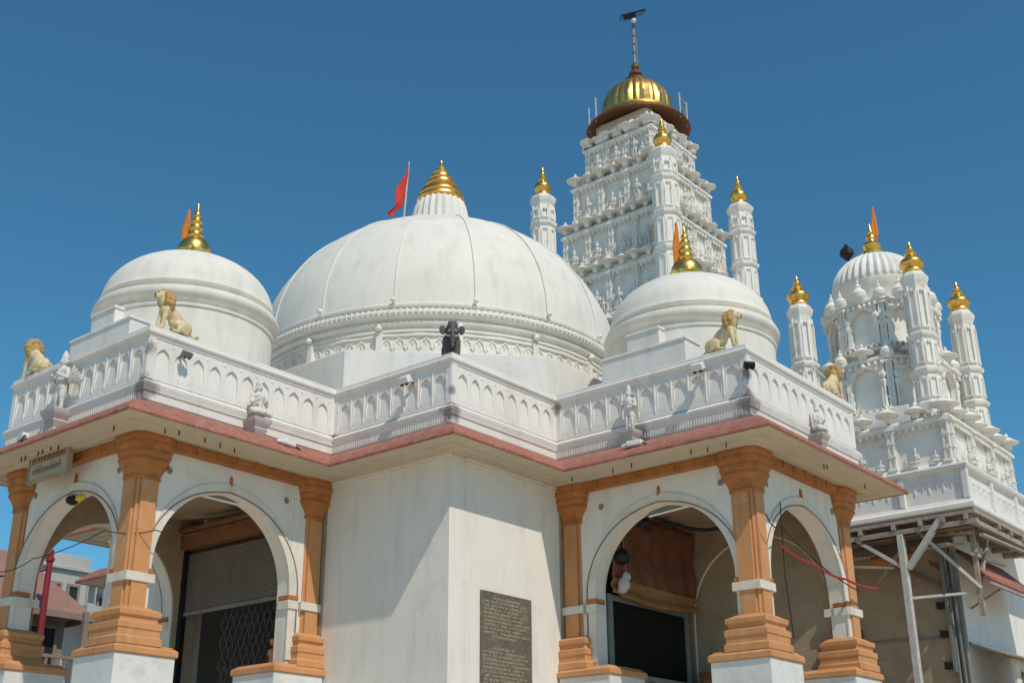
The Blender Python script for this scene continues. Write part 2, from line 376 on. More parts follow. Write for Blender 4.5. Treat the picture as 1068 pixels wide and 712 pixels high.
# porch arches, pillars
CENT = (F + H) / 2; PL = F - H
IN = .22
faces = [(-F + IN, 0, -90, 2 * W, 1.24), (-CENT, -W + IN, 0, PL, 1.26), (-CENT, W - IN, 180, PL, 1.26),
         (-W + IN, -CENT, -90, PL, 1.26), (0, -F + IN, 0, 2 * W, 1.24), (W - IN, -CENT, 90, PL, 1.26)]
for fx, fy, deg, ln, ahw in faces:
    fr = frame(fx, fy, 0, deg)
    if ln == 2 * W: x0, x1 = -ln / 2 + IN + .41, ln / 2 - IN - .41
    else: x0, x1 = -ln / 2 + .05, ln / 2 - .05
    corner = {(-90, 1): (0, 0), (0, 1): (0, 0)}
    if ln != 2 * W:                      # keep clear of the crossing porch front wall
        near = -1 if (deg == 0) else 1   # which end meets the porch corner
        if deg == -90: near = 1
        if deg == 180: near = 1
        if deg == 90: near = -1
        if near < 0: x0 = -ln / 2 + IN + .02
        else: x1 = ln / 2 - IN - .02
    else: x0, x1 = -W + IN + .385, W - IN - .385
    x0 = min(x0, -ahw - .02); x1 = max(x1, ahw + .02)
    b = MB(fr); b.archplate(x0, x1, ZF, 7.05, 0, ahw, 5.22, ahw, 0.0, .27, 36, .02)
    aw = part('arch_wall', b, M['wall'], temple, .008)
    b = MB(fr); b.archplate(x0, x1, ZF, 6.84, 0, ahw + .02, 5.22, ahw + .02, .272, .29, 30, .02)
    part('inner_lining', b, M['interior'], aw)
    b = MB(fr); b.archband(0, ahw - .012, .15, 5.22, ahw, 4.2, -.028, .0, 40, .02); part('arch_moulding', b, M['arch'], aw, .006)
    b = MB(fr); b.archband(0, ahw + .138, .018, 5.22, ahw, 4.6, -.036, .0, 40, .02); part('arch_outline', b, M['outline'], aw)
    for sx in (-1, 1):                         # bands on the jambs
        a = sx * (ahw + .065)
        b = MB(fr); b.box(a - .10, a + .10, -.05, .2, 4.96, 5.09); part('jamb_band', b, M['arch'], aw, .006)
        b = MB(fr); b.box(a - .10, a + .10, -.048, .2, 5.10, 5.165); part('jamb_stripe', b, M['orange_dark'], aw, .006)
        b = MB(fr)
        for k in range(7):
            q = 2 * math.pi * k / 6
            b.ball((sx * 1.10 + (.036 * math.cos(q) if k < 6 else 0), .0, 6.62 + (.036 * math.sin(q) if k < 6 else 0)), (.021, .012, .021), 8, 5)
        part('rosette', b, M['rosette'], aw)
    if deg == 90:
        b = MB(fr); b.box(-ahw - .01, ahw + .01, .21, .25, ZF, 6.55); part('arch_infill', b, M['interior'], aw)
    b = MB(fr); b.lathe([(.02, 6.60), (.035, 6.64), (.02, 6.68), (.03, 6.71), (.008, 6.77)], 10, (0, -.01, 0)); part('arch_finial', b, M['orange_dark'], aw)
    b = MB(fr); b.box(-ln / 2 + IN, ln / 2 - IN, -.13, .02, 6.895, 7.036); 
    for i in range(9): x = -ln / 2 + .35 + (ln - .7) * i / 8; b.box(x - .03, x + .03, -.145, -.128, 6.905, 7.03)
    part('beam', b, M['orange_dark'], aw, .006)
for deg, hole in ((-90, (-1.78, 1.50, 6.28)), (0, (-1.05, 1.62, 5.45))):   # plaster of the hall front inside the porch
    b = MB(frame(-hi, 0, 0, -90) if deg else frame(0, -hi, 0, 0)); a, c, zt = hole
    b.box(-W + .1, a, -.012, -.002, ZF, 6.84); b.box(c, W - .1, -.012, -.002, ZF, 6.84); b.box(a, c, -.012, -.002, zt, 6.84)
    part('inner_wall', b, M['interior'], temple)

def sect(h):    # square with stepped corners
    a, b = h - .085, h - .04
    q = [(h, -a), (h, a), (b, a), (b, b), (a, b), (a, h)]
    out = []
    for k in range(4):
        c, s_ = math.cos(k * math.pi / 2), math.sin(k * math.pi / 2)
        out += [(x * c - y * s_, x * s_ + y * c) for x, y in [(h, a), (b, a), (b, b), (a, b), (a, h)]]
    return out
SQ = [(1, -1), (1, 1), (-1, 1), (-1, -1)]
def pillar_meshes():
    ms = {}
    b = MB(); b.loft([(x / .21, y / .21) for x, y in sect(.21)], [(.21, 4.50), (.21, 6.52)])
    for sx, sy in SQ: b.lathe([(.022, 4.5), (.022, 6.5)], 8, (sx * .155, sy * .155, 0))
    ms['shaft'] = b.mesh('shaft', M['orange'])
    b = MB(); b.loft(SQ, [(.36, 4.10), (.36, 4.20), (.335, 4.215), (.335, 4.30), (.35, 4.32), (.35, 4.40), (.30, 4.42), (.30, 4.47), (.33, 4.49), (.335, 4.56), (.25, 4.60), (.22, 4.62)])
    ms['base'] = b.mesh('base', M['orange'])
    b = MB(); b.loft(SQ, [(.228, 4.965), (.232, 4.97), (.232, 5.085), (.228, 5.09)]); ms['ring'] = b.mesh('ring', M['arch'])
    b = MB(); o8 = [(math.cos(2 * math.pi * (k + .5) / 8) * 1.1, math.sin(2 * math.pi * (k + .5) / 8) * 1.1) for k in range(8)]
    oc = [(1, -.55), (1, .55), (.55, 1), (-.55, 1), (-1, .55), (-1, -.55), (-.55, -1), (.55, -1)]
    b.loft(oc, [(.215, 6.40), (.235, 6.42), (.235, 6.45), (.225, 6.46), (.25, 6.55), (.30, 6.64), (.315, 6.65), (.315, 6.69), (.30, 6.70), (.33, 6.76), (.335, 6.80), (.325, 6.81),
                (.35, 6.86), (.36, 6.88), (.36, 6.92), (.35, 6.93), (.365, 6.96), (.375, 7.0), (.375, 7.055)])
    ms['capital'] = b.mesh('capital', M['orange_dark'])
    b = MB(); b.loft(SQ, [(.5, 2.85), (.5, 2.98), (.475, 3.0), (.475, 3.97), (.47, 3.975), (.47, 3.98)]); ms['pedestal'] = b.mesh('pedestal', M['marble'])
    b = MB(); b.loft(SQ, [(.49, 3.981), (.505, 3.99), (.505, 4.06), (.48, 4.085), (.44, 4.105), (.44, 4.12)]); ms['slab'] = b.mesh('slab', M['orange'])
    return ms
PM = pillar_meshes()
def pillar(x, y, px=0, py=0, sx=1., sy=1.):
    """pillar at x,y; its pedestal is shifted by px,py and scaled"""
    r = link('pillar', PM['shaft'], temple, .0, (x, y, 0))
    for k in ('base', 'ring', 'capital'): link(k, PM[k], r, .008)
    for k in ('pedestal', 'slab'):
        o = link(k, PM[k], r, .01, (px, py, 0)); o.scale = (sx, sy, 1)
    return r
d = .37
for cx, cy, sgx, sgy in ((-F, -W, 1, 1), (-F, W, 1, -1), (-W, -F, 1, 1), (W, -F, -1, 1)):
    pillar(cx + sgx * d, cy + sgy * d, sgx * .11, sgy * .11)
for cx, cy, lx, ly in ((-H, -W, -1, 0), (-W, -H, 0, -1)):   # half pillars beside the hall
    ix = (1 if cx < 0 else -1) * d if ly else 0; iy = (1 if cy < 0 else -1) * d if lx else 0
    pillar(cx + lx * .12 + ix, cy + ly * .12 + iy, lx * .33 + (.1 if ix > 0 else -.1 if ix < 0 else 0), ly * .33 + (.1 if iy > 0 else -.1 if iy < 0 else 0))
# porch ceilings: slab with a shallow inner dome
for cx, cy, sx in ((-CENT, 0, 0), (0, -CENT, 1)):
    b = MB(frame(cx, cy))
    R_ = 1.45; k = 32; hx, hy = (PL / 2 - .3, W - .3) if not sx else (W - .3, PL / 2 - .3)
    vs = []; fs = []
    for i in range(k):
        a = 2 * math.pi * (i + .5) / k; q = max(abs(math.cos(a)), abs(math.sin(a)))
        vs += [(R_ * math.cos(a), R_ * math.sin(a), 6.82), (math.cos(a) / q * hx, math.sin(a) / q * hy, 6.82), (math.cos(a) / q * hx, math.sin(a) / q * hy, 6.93)]
    for i in range(k):
        j = (i + 1) % k; fs += [(3 * i, 3 * j, 3 * j + 1, 3 * i + 1), (3 * i + 1, 3 * j + 1, 3 * j + 2, 3 * i + 2)]
    b.add(vs, fs)
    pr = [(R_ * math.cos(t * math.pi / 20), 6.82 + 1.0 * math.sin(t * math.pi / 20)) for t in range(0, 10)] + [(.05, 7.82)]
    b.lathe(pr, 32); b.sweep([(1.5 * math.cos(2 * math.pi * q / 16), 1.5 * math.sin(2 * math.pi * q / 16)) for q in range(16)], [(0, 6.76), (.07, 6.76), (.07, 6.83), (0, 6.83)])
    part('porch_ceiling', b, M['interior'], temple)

# ---- domes
def porch_dome(cx, cy):
    b = MB(frame(cx, cy))
    for q in (0,):
        b.M = frame(cx, cy, 0, 180); b.box(.9, 1.58, -.82, .82, 7.45, 9.10); b.box(.9, 1.60, -.84, .84, 9.10, 9.15); b.box(.9, 1.555, -.32, .32, 9.15, 9.42); b.box(.9, 1.58, -.34, .34, 9.42, 9.47)
    base = part('dome_base', b, M['white'], temple, .01)
    b = MB(frame(cx, cy))
    b.lathe([(1.43, 7.45), (1.43, 9.46), (1.455, 9.47), (1.46, 9.51), (1.43, 9.52), (1.40, 9.545), (1.40, 9.57), (1.47, 9.61), (1.52, 9.67), (1.53, 9.73), (1.505, 9.79), (1.44, 9.82), (1.38, 9.83), (1.365, 9.855),
             (1.38, 9.875), (1.43, 9.89), (1.445, 9.92), (1.43, 9.95)] +
            [(1.415 * math.cos(t * math.pi / 36), 9.95 + .95 * math.sin(t * math.pi / 36)) for t in range(1, 18)] + [(.02, 10.905)], 64)
    dm = part('dome', b, M['dome'], temple)
    b = MB(Matrix.Translation((cx, cy, 10.94)) @ Matrix.Diagonal((.98, .98, 1.18, 1)))
    b.lathe([(.30, -.05), (.315, .03), (.325, .08), (.30, .10)], 40, ripple=.14, nr=16)
    b.lathe([(.285, .06), (.29, .13), (.275, .20), (.23, .27), (.16, .315), (.11, .335), (.13, .355), (.14, .385), (.125, .42), (.085, .44), (.11, .47), (.12, .505), (.105, .54), (.07, .56), (.09, .59), (.10, .625), (.085, .66), (.055, .68), (.07, .71), (.065, .75), (.03, .79), (.03, .84), (.008, .92)], 24)
    part('finial', b, M['gold'], dm)
porch_dome(-6.17, 0.03); porch_dome(0.03, -6.03)
b = MB()
c2 = 4.2; ch = 1.75
O8 = [(c2, -ch), (c2, ch), (ch, c2), (-ch, c2), (-c2, ch), (-c2, -ch), (-ch, -c2), (ch, -c2)]
b.poly(O8, 7.45, 9.42); part('dome_base', b, M['white'], temple, .015)
b = MB()
b.lathe([(3.62, 9.3), (3.62, 10.02), (3.68, 10.04), (3.68, 10.08), (3.64, 10.10), (3.64, 10.13), (3.72, 10.17), (3.73, 10.2), (3.70, 10.23), (3.68, 10.26), (3.78, 10.30), (3.82, 10.36), (3.80, 10.42), (3.74, 10.44),
         (3.68, 10.445), (3.67, 10.50), (3.73, 10.51), (3.74, 10.55), (3.71, 10.58)] +
        [(3.70 * math.cos(t * math.pi / 64), 10.58 + 3.18 * math.sin(t * math.pi / 64)) for t in range(1, 32)] + [(.02, 13.765)], 128)
bigdome = part('dome', b, M['dome'], temple)
# ribs, beads and frieze on the big dome
b = MB()
for k in range(16):
    a = 2 * math.pi * (k + .36) / 16; ca, sa = math.cos(a), math.sin(a)
    b.tube([(3.705 * math.cos(t * math.pi / 48) * ca, 3.715 * math.cos(t * math.pi / 48) * sa, 10.59 + 3.18 * math.sin(t * math.pi / 48)) for t in range(0, 22)], .012, 6)
    b.ball((3.78 * ca, 3.78 * sa, 10.62), .05, 8, 6); b.box(-.01, .01, -.01, .01, 10.6, 10.61)
part('dome_rib', b, M['dome'], bigdome)
b = MB()
for k in range(230):
    a = 2 * math.pi * k / 230; b.ball((3.785 * math.cos(a), 3.785 * math.sin(a), 10.365), (.042, .042, .07), 7, 5)
for k in range(200):
    a = 2 * math.pi * k / 200; b.ball((3.69 * math.cos(a), 3.69 * math.sin(a), 10.475), (.035, .035, .03), 6, 4)
part('bead_moulding', b, M['dome'], bigdome)
b = MB()
for k in range(32):
    a = 360 * (k + .36) / 32
    if k % 2 == 0:
        b.M = frame(0, 0, 0, a) @ Matrix.Translation((0, -3.66, 0)); b.box(-.055, .055, -.05, .1, 9.3, 10.03); b.lathe([(.03, 0), (.075, .03), (.05, .07), (.02, .12)], 8, (0, -.07, 10.06))
    for q in range(3):
        b.M = frame(0, 0, 0, a + (q + .5) * 3.75) @ Matrix.Translation((0, -3.615, 0))
        b.archband(0, .075, .030, 9.80, .09, 9.74, -.028, .03, 10, .03); b.ball((0, -.0, 9.84), (.03, .025, .05), 7, 5)
        b.ball((.115, -.01, 9.74), (.022, .022, .05), 6, 5)
    b.M = frame(0, 0, 0, a + 5.6) @ Matrix.Translation((0, -3.61, 0)); b.box(-.36, .36, -.03, .03, 9.50, 9.56); b.box(-.36, .36, -.045, .03, 9.965, 10.02)
part('drum_frieze', b, M['dome'], bigdome)
b = MB(frame(0, 0, 13.62))
b.lathe([(.62, 0), (.62, .36), (.60, .58), (.56, .78), (.52, .92), (.48, .97), (.40, .99)], 48, ripple=.07, nr=24)
part('finial_base', b, M['dome'], bigdome)
b = MB(Matrix.Translation((0, 0, 14.36)) @ Matrix.Diagonal((.93, .93, .80, 1)))
b.lathe([(.54, .27), (.57, .33), (.56, .39), (.49, .45), (.47, .47), (.505, .52), (.49, .60), (.40, .70), (.34, .76), (.33, .79), (.36, .83), (.35, .89), (.28, .96), (.24, 1.0), (.26, 1.04), (.25, 1.10), (.18, 1.17),
         (.15, 1.20), (.17, 1.24), (.155, 1.29), (.09, 1.35), (.10, 1.40), (.06, 1.47), (.03, 1.50), (.04, 1.55), (.01, 1.64)], 32)
part('finial', b, M['gold'], bigdome)

# ================================================================== statues (small shared meshes)
def human_mass(seated=False):
    b = MB()
    if seated:
        b.ball((0, 0, .14), (.17, .12, .10)); b.capsule((.06, .02, .14), (.20, -.10, .12), .065, .05); b.capsule((-.06, .02, .14), (-.20, -.10, .12), .065, .05)
        b.capsule((.20, -.10, .10), (-.02, -.17, .09), .045, .035); b.capsule((-.20, -.10, .10), (.02, -.18, .10), .045, .035); t = .18
    else:
        for s_ in (-1, 1):
            b.capsule((s_ * .055, 0, .40), (s_ * .065, -.02, .21), .062, .045); b.capsule((s_ * .065, -.02, .21), (s_ * .07, 0, .03), .042, .028); b.ball((s_ * .07, -.04, .02), (.032, .06, .022))
        b.ball((0, 0, .40), (.11, .08, .09)); t = .40
    b.capsule((0, 0, t), (0, 0, t + .22), .085, .105); b.ball((0, -.01, t + .24), (.13, .075, .07))
    b.capsule((0, 0, t + .28), (0, 0, t + .34), .04, .036); b.ball((0, -.005, t + .40), (.06, .068, .08), 12, 10)
    b.ball((0, -.07, t + .39), (.014, .02, .02)); b.lathe([(.055, 0), (.065, .02), (.04, .07), (.045, .09), (.01, .15)], 10, (0, 0, t + .45))
    for s_ in (-1, 1):
        b.ball((s_ * .062, 0, t + .395), (.014, .02, .03)); b.capsule((s_ * .125, 0, t + .25), (s_ * .17, -.03, t + .10), .042, .034)
        b.capsule((s_ * .17, -.03, t + .10), (s_ * .09, -.13, t + .14), .032, .024); b.ball((s_ * .085, -.14, t + .15), (.03, .03, .03))
    return b
FIG_SIT = fused('seated_figure', human_mass(True), M['figure'], .014)
FIG_ST = fused('standing_figure', human_mass(False), M['figure'], .014)
def lion_masses():
    b = MB()      # seated, faces -y
    Q = Matrix.Rotation(R(-42), 3, 'X')
    b.ball((0, .10, .33), (.125, .32, .135), rot=Q); b.ball((0, -.07, .45), (.14, .15, .19)); b.ball((0, .27, .17), (.15, .19, .16)); b.ball((0, .13, .25), (.12, .16, .14))
    b.capsule((0, -.10, .52), (0, -.18, .62), .12, .10); b.ball((0, -.21, .68), (.10, .105, .10)); b.ball((0, -.29, .65), (.066, .06, .056)); b.ball((0, -.30, .606), (.046, .048, .024))
    for s_ in (-1, 1):
        b.ball((s_ * .08, -.18, .772), (.03, .025, .04)); b.ball((s_ * .042, -.29, .71), (.018, .016, .018))
        b.capsule((s_ * .085, -.12, .42), (s_ * .09, -.17, .22), .066, .045); b.capsule((s_ * .09, -.17, .22), (s_ * .09, -.19, .04), .042, .037); b.ball((s_ * .09, -.225, .03), (.046, .065, .03))
        b.ball((s_ * .13, .24, .16), (.07, .16, .13)); b.capsule((s_ * .15, .12, .10), (s_ * .15, .28, .04), .045, .035); b.ball((s_ * .15, .06, .03), (.045, .09, .032))
    pts = [(0, .42, .10), (.03, .52, .06), (.08, .56, .05), (.13, .52, .05)]
    for i in range(3): b.capsule(pts[i], pts[i + 1], .024, .022, 8)
    b.ball((.15, .50, .05), (.04, .04, .035)); return b
LION = fused('lion_body', lion_masses(), M['lion'], .016)
def mane_masses():
    b = MB()
    for k in range(26):
        a = 2 * math.pi * k / 13 + (k > 12) * .2; r = .125 if k < 13 else .15; yy = -.155 if k < 13 else -.08
        b.ball((r * math.cos(a), yy + .02 * random.random(), .635 - (k > 12) * .05 + r * 1.08 * math.sin(a)), (.078, .07, .078), 8, 6)
    b.ball((0, -.06, .57), (.14, .11, .15)); b.ball((0, -.14, .47), (.10, .08, .12)); return b
MANE = fused('mane', mane_masses(), [M['liondark']], .013, 0)
ME = MB(); ME.ball((0, -.345, .667), (.024, .018, .017)); ME.ball((.042, -.302, .714), .013); ME.ball((-.042, -.302, .714), .013); ME.box(-.035, .035, -.352, -.31, .623, .631)
FACE = ME.mesh('face_paint', M['black'])
def lion(x, y, deg, label, sc=1., cloth=False):
    o = thing('lion_statue', label, 'statue', (x, y, 8.612), R(deg), 'lion statues on the parapet corners'); o.scale = (sc * .74, sc * .90, sc * .84)
    body = link('body', LION, o); link('mane', MANE, body); link('face', FACE, body)
lion(-F + .36, -W + .09, -90, 'yellow lion statue on parapet corner in front of the left small dome', .95, True)
lion(-W + .09, -F + .36, 0, 'golden lion statue on parapet corner in front of the right small dome', .93, True)
lion(-F + .08, W - .36, 180, 'cream lion statue at far left end of the parapet, against blue sky', 1.0)
lion(W - .42, -F + .09, 90, 'yellow lion statue at right end of parapet before the smaller shrine', .95)
def elephant():
    o = thing('elephant_statue', 'dark grey elephant statue on the middle parapet corner below the big dome', 'statue', (-H + .14, -H + .14, 8.612), R(-45)); o.scale = (.74, .78, .84)
    b = MB()
    b.ball((0, .22, .36), (.20, .33, .21)); b.ball((0, -.08, .50), (.14, .14, .16)); b.ball((0, -.14, .56), (.115, .10, .10))
    for s_ in (-1, 1):
        b.ball((s_ * .20, -.04, .52), (.085, .022, .10), rot=Matrix.Rotation(s_ * R(-22), 3, 'Z')); b.ball((s_ * .05, -.17, .61), (.05, .05, .045))
        b.capsule((s_ * .11, -.02, .30), (s_ * .11, -.03, .04), .08, .07); b.capsule((s_ * .12, .42, .30), (s_ * .12, .44, .04), .085, .07)
    tr = [(0, -.20, .50), (0, -.26, .40), (0, -.28, .28), (0, -.27, .16), (0, -.31, .09)]
    for i in range(4): b.capsule(tr[i], tr[i + 1], .062 - .009 * i, .055 - .009 * i, 10)
    body = link('body', fused('elephant_body', b, M['elephant'], .016), o)
    b = MB()
    for s_ in (-1, 1): b.tube([(s_ * .15, -.02, .46), (s_ * .13, -.14, .38), (s_ * .06, -.24, .33), (0, -.285, .31)], .016)
    part('harness', b, M['bracket'], body)
    b = MB()
    for s_ in (-1, 1): b.tube([(s_ * .06, -.21, .46), (s_ * .075, -.29, .41), (s_ * .07, -.34, .42)], [.016, .013, .005])
    part('tusk', b, M['tube'], body)
elephant()
BRK = MB(); BRK.loft(SQ, [(.08, -.42), (.12, -.36), (.10, -.30), (.14, -.20), (.13, -.17), (.17, -.10), (.19, -.06), (.19, 0)]); BRKM = BRK.mesh('bracket', M['bracket'])
def bracket_figure(x, y, deg, z, label, me, sc, wings=False):
    o = thing('bracket_figure', label, 'statue', (x, y, z), R(deg), 'figures on brackets at the parapet'); o.scale = (sc,) * 3
    body = link('body', me, o); link('bracket', BRKM, o, .006)
    if wings:
        for s_ in (-1, 1):
            b = MB()
            for k in range(5):
                b.ball((s_ * (.18 + .05 * k), .03 + .01 * k, .52 - .035 * k + .04), (.05, .02, .16 - .015 * k), 8, 6, Matrix.Rotation(s_ * R(25 + 14 * k), 3, 'Y'))
            part('wing', b, M['figure'], body)
bracket_figure(-F - .14, .16, -90, 7.70, 'large winged white figure on a bracket at the left end parapet', FIG_ST, .98, True)
bracket_figure(-6.13, -W - .14, 0, 7.62, 'white seated figure on a bracket on the parapet left of the plain corner wall', FIG_SIT, .88)
bracket_figure(-W - .14, -6.0, -90, 7.62, 'white standing figure on a bracket above the big right hand arch', FIG_ST, .78)
bracket_figure(.12, -F - .14, 0, 7.62, 'small weathered seated figure on a bracket near the right end of the parapet', FIG_SIT, .72)

# ================================================================== towers
KAL = MB()
KAL.lathe([(.20, 0), (.25, .04), (.24, .08), (.19, .11), (.22, .15), (.285, .22), (.30, .30), (.27, .38), (.19, .45), (.11, .49), (.10, .52), (.14, .55), (.15, .60), (.12, .65), (.07, .69), (.09, .73), (.085, .77), (.05, .82), (.055, .87), (.015, .98)], 24)
KALM = KAL.mesh('finial', M['gold'])
HOODB = MB()
HOODB.loft(SQ, [(.05, -.20), (.08, -.12), (.085, -.05)]); HOODB.lathe([(.09, -.055), (.21, -.04), (.265, -.02), (.27, .0), (.225, .025), (.165, .06), (.115, .10), (.06, .13), (.03, .145), (.045, .17), (.03, .205), (.005, .24)], 16)
HOOD = HOODB.mesh('hood', M['tower'])
SPIRE = MB(); SPIRE.lathe([(.13, -.14), (.20, -.05), (.21, -.02), (.17, 0), (.19, .07), (.15, .15), (.08, .21), (.06, .24), (.08, .27), (.05, .31), (.02, .36), (.03, .39), (.004, .46)], 16)
SPIREM = SPIRE.mesh('spire_hood', M['tower'])
def niche(b, x0, x1, z0, z1, kind, depth=.06):
    cx = (x0 + x1) / 2; w = (x1 - x0)
    if kind == 'arch':
        rise = min(w * .38, (z1 - z0) * .4)
        b.archplate(x0, x1, z0, z1, cx, w * .38, z1 - rise - .06, rise, -.02, depth, 14, .03, sill=z0 + .04)
        b.archband(cx, w * .38, .03, z1 - rise - .06, rise, z0 + .05, -.05, -.01, 14, .03)
    else:
        b.ring(x0, x1, z0, z1, .03, .02, depth)
def ladder(b, cx, w, z0, z1, n=3):
    b.box(cx - w / 2, cx + w / 2, -.02, .12, z0, z1)
    s = (z1 - z0) / (n + .2)
    for i in range(n):
        a = z0 + .1 * s + i * s; b.ring(cx - w / 2 - .005, cx + w / 2 + .005, a, a + s * .86, .035, -.06, -.02); b.box(cx - w / 2 - .02, cx + w / 2 + .02, -.075, -.02, a + s * .88, a + s * .96)
    b.box(cx - w / 2 - .03, cx + w / 2 + .03, -.11, .1, z1 - .05, z1); b.box(cx - w / 2 - .03, cx + w / 2 + .03, -.11, .1, z0, z0 + .05)
def rect(h, cx, cy): return [(cx - h, cy - h), (cx + h, cy - h), (cx + h, cy + h), (cx - h, cy + h)]
def tier(root, cx, cy, h, z0, z1, nb, kind, fig, hood, seed, figz=.0, dent=True, fsc=.75, pn=3):
    rnd = random.Random(seed)
    b = MB(); b.box(cx - h, cx + h, cy - h, cy + h, z0 - .35, z1)
    for deg in (-90, 0):
        b.M = frame(cx, cy, 0, deg) @ Matrix.Translation((0, -h - .07, 0)); st = 2 * h / nb; pw = .13
        for i in range(nb):
            niche(b, -h + i * st + pw / 2, -h + (i + 1) * st - pw / 2, z0 + .02, z1 - .04, kind)
        for i in range(nb + 1): ladder(b, -h + i * st, pw, z0, z1, pn)
    b.M = Matrix()
    b.sweep(rect(h, cx, cy), [(.0, z1 - .06), (.11, z1 - .06), (.12, z1 - .02), (.155, z1), (.155, z1 + .05), (.11, z1 + .09), (.0, z1 + .12)])
    b.sweep(rect(h, cx, cy), [(.0, z0 - .14), (.14, z0 - .14), (.17, z0 - .08), (.13, z0 - .03), (.10, z0 + .012), (.0, z0 + .012)])
    b.sweep(rect(h, cx, cy), [(.0, z0 - .35), (.17, z0 - .35), (.19, z0 - .29), (.15, z0 - .25), (.0, z0 - .22)])
    if dent:
        for deg in (-90, 0):
            b.M = frame(cx, cy, 0, deg) @ Matrix.Translation((0, -h, 0)); k = int(2 * h / .14)
            for i in range(k):
                x = -h + (i + .5) * 2 * h / k
                b.ball((x, -.10, z0 - .185), (.055, .06, .055), 8, 5)
                b.ball((x, -.105, z1 - .10), (.04, .035, .045), 7, 5)
    t = part('tier', b, M['tower'], root, 0)
    for deg in (-90, 0):
        st = 2 * h / nb
        for i in range(nb):
            fr = frame(cx, cy, 0, deg)
            if fig:
                q = fr @ Vector((-h + (i + .5) * st + rnd.uniform(-.08, .08), -h - .17, z0 + .012 + figz)); f_ = link('figure', rnd.choice((FIG_SIT, FIG_ST, FIG_ST)), t, 0, q, R(deg)); f_.scale = (fsc * rnd.uniform(.75, 1.0),) * 3
                for sx in (-1, 1):
                    q = fr @ Vector((-h + (i + .5) * st + sx * rnd.uniform(.15, .2) * st * 1.6, -h - .14, z0 + .012)); f_ = link('figure', rnd.choice((FIG_SIT, FIG_ST)), t, 0, q, R(deg + sx * rnd.uniform(5, 30))); f_.scale = (fsc * rnd.uniform(.42, .62),) * 3
        if hood:
            for i in range(nb + 1):
                q = frame(cx, cy, 0, deg) @ Vector((-h + i * st, -h - .10, z1 + .30)); o = link('hood', HOOD, t, 0, q, R(deg)); o.scale = (hood * rnd.uniform(.9, 1.05),) * 3
            for i in range(nb):
                q = frame(cx, cy, 0, deg) @ Vector((-h + (i + .5) * st, -h - .06, z1 + .28)); o = link('hood', HOOD, t, 0, q, R(deg)); o.scale = (hood * .85,) * 3
    return t
def turret(root, x, y, r, z0, ztop, rings, wins=True):
    b = MB(frame(x, y)); pr = [(r * 1.04, z0)]
    rs = sorted(rings)
    for k, z in enumerate(rs):
        q = r * (1.0 + .04 * (len(rs) - k))
        pr += [(q, z - .09), (q + .05, z - .06), (q + .07, z - .02), (q + .07, z + .02), (q + .03, z + .05), (q * .965, z + .07)]
    pr += [(r * .98, ztop - .32), (r * 1.06, ztop - .28), (r * 1.22, ztop - .17), (r * 1.24, ztop - .12), (r * 1.08, ztop - .09), (r * 1.05, ztop - .05), (r * .8, ztop), (r * .55, ztop + .03)]
    b.lathe(pr, 8, rot=.5)
    zs = [z0] + rs + [ztop - .3]
    for k in range(len(zs) - 1):
        if not wins or zs[k + 1] - zs[k] < .5: continue
        for deg in range(-180, 180, 45):
            b.M = frame(x, y, 0, deg) @ Matrix.Translation((0, -r * .93, 0)); a, c = zs[k] + .13, zs[k + 1] - .12
            w = r * .30
            b.archband(0, w * .72, .03, c - w - .05, w * .8, a + .03, -.045, .03, 8, .02); b.box(-w - .01, w + .01, -.05, .03, a, a + .04)
            b.ball((0, -.03, c - w * .9), (.035, .03, .05), 7, 5)
            q = 360 / 8
            b.M = frame(x, y, 0, deg + 22.5) @ Matrix.Translation((0, -r * 1.0, 0)); b.tube([(0, 0, a - .05), (0, 0, c + .06)], .026, 6)
    t = part('turret', b, M['tower'], root, 0, 30)
    o = link('finial', KALM, t, 0, (x, y, ztop)); k = r / .31; o.scale = ((k * .82, k * .82, k * .97) if z0 > 8.9 else (k * 1.12, k * 1.12, k * .98))
    return t
tower = thing('temple_tower', 'tall white carved temple tower with gilded dome top and mast, behind the big dome', 'tower', (8.15, 0, 7.5))
tower.location = (0, 0, 0)
TX, TY = 8.15, 0.
b = MB(); b.box(TX - 1.9, TX + 1.9, TY - 1.9, TY + 1.9, 7.2, 12.4); part('tower_base', b, M['tower'], tower)
tier(tower, TX, TY, 1.82, 10.6, 11.8, 4, 'rect', 1, 1.0, 1)
tier(tower, TX, TY, 1.78, 12.5, 13.55, 4, 'rect', 1, 1.05, 2)
tier(tower, TX, TY, 1.66, 14.15, 15.25, 4, 'rect', 1, 1.0, 3)
tier(tower, TX, TY, 1.48, 15.75, 16.75, 4, 'rect', 1, .95, 4)
tier(tower, TX, TY, 1.26, 17.25, 18.25, 3, 'rect', 1, .95, 5)
tier(tower, TX, TY, 1.00, 18.75, 19.50, 3, 'rect', 1, .9, 6)
b = MB(); b.box(TX - .85, TX + .85, TY - .85, TY + .85, 19.4, 20.35); part('tower_neck', b, M['tower'], tower)
for dx, dy in ((-1, -1), (-1, 1), (1, -1)):
    turret(tower, TX + 1.95 * dx, TY + 1.95 * dy, .305, 9.0, 18.05, (14.2, 15.15, 16.15, 17.15) if dx * dy > 0 else (11.8, 13.0, 14.1, 15.15, 16.15, 17.15))
b = MB(frame(TX, TY))        # gilded roof: eave and ribbed dome
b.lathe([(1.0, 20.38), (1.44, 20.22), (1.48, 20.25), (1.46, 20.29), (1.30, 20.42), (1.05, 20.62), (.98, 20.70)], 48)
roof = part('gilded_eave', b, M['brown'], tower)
b = MB(frame(TX, TY))
pr = [(.98, 20.60), (1.0, 20.75), (1.0, 20.9)] + [(1.0 * math.cos(t * math.pi / 24), 20.9 + 1.0 * math.sin(t * math.pi / 24)) for t in range(1, 11)] + [(.18, 21.90)]
b.lathe(pr, 96, ripple=.05, nr=28)
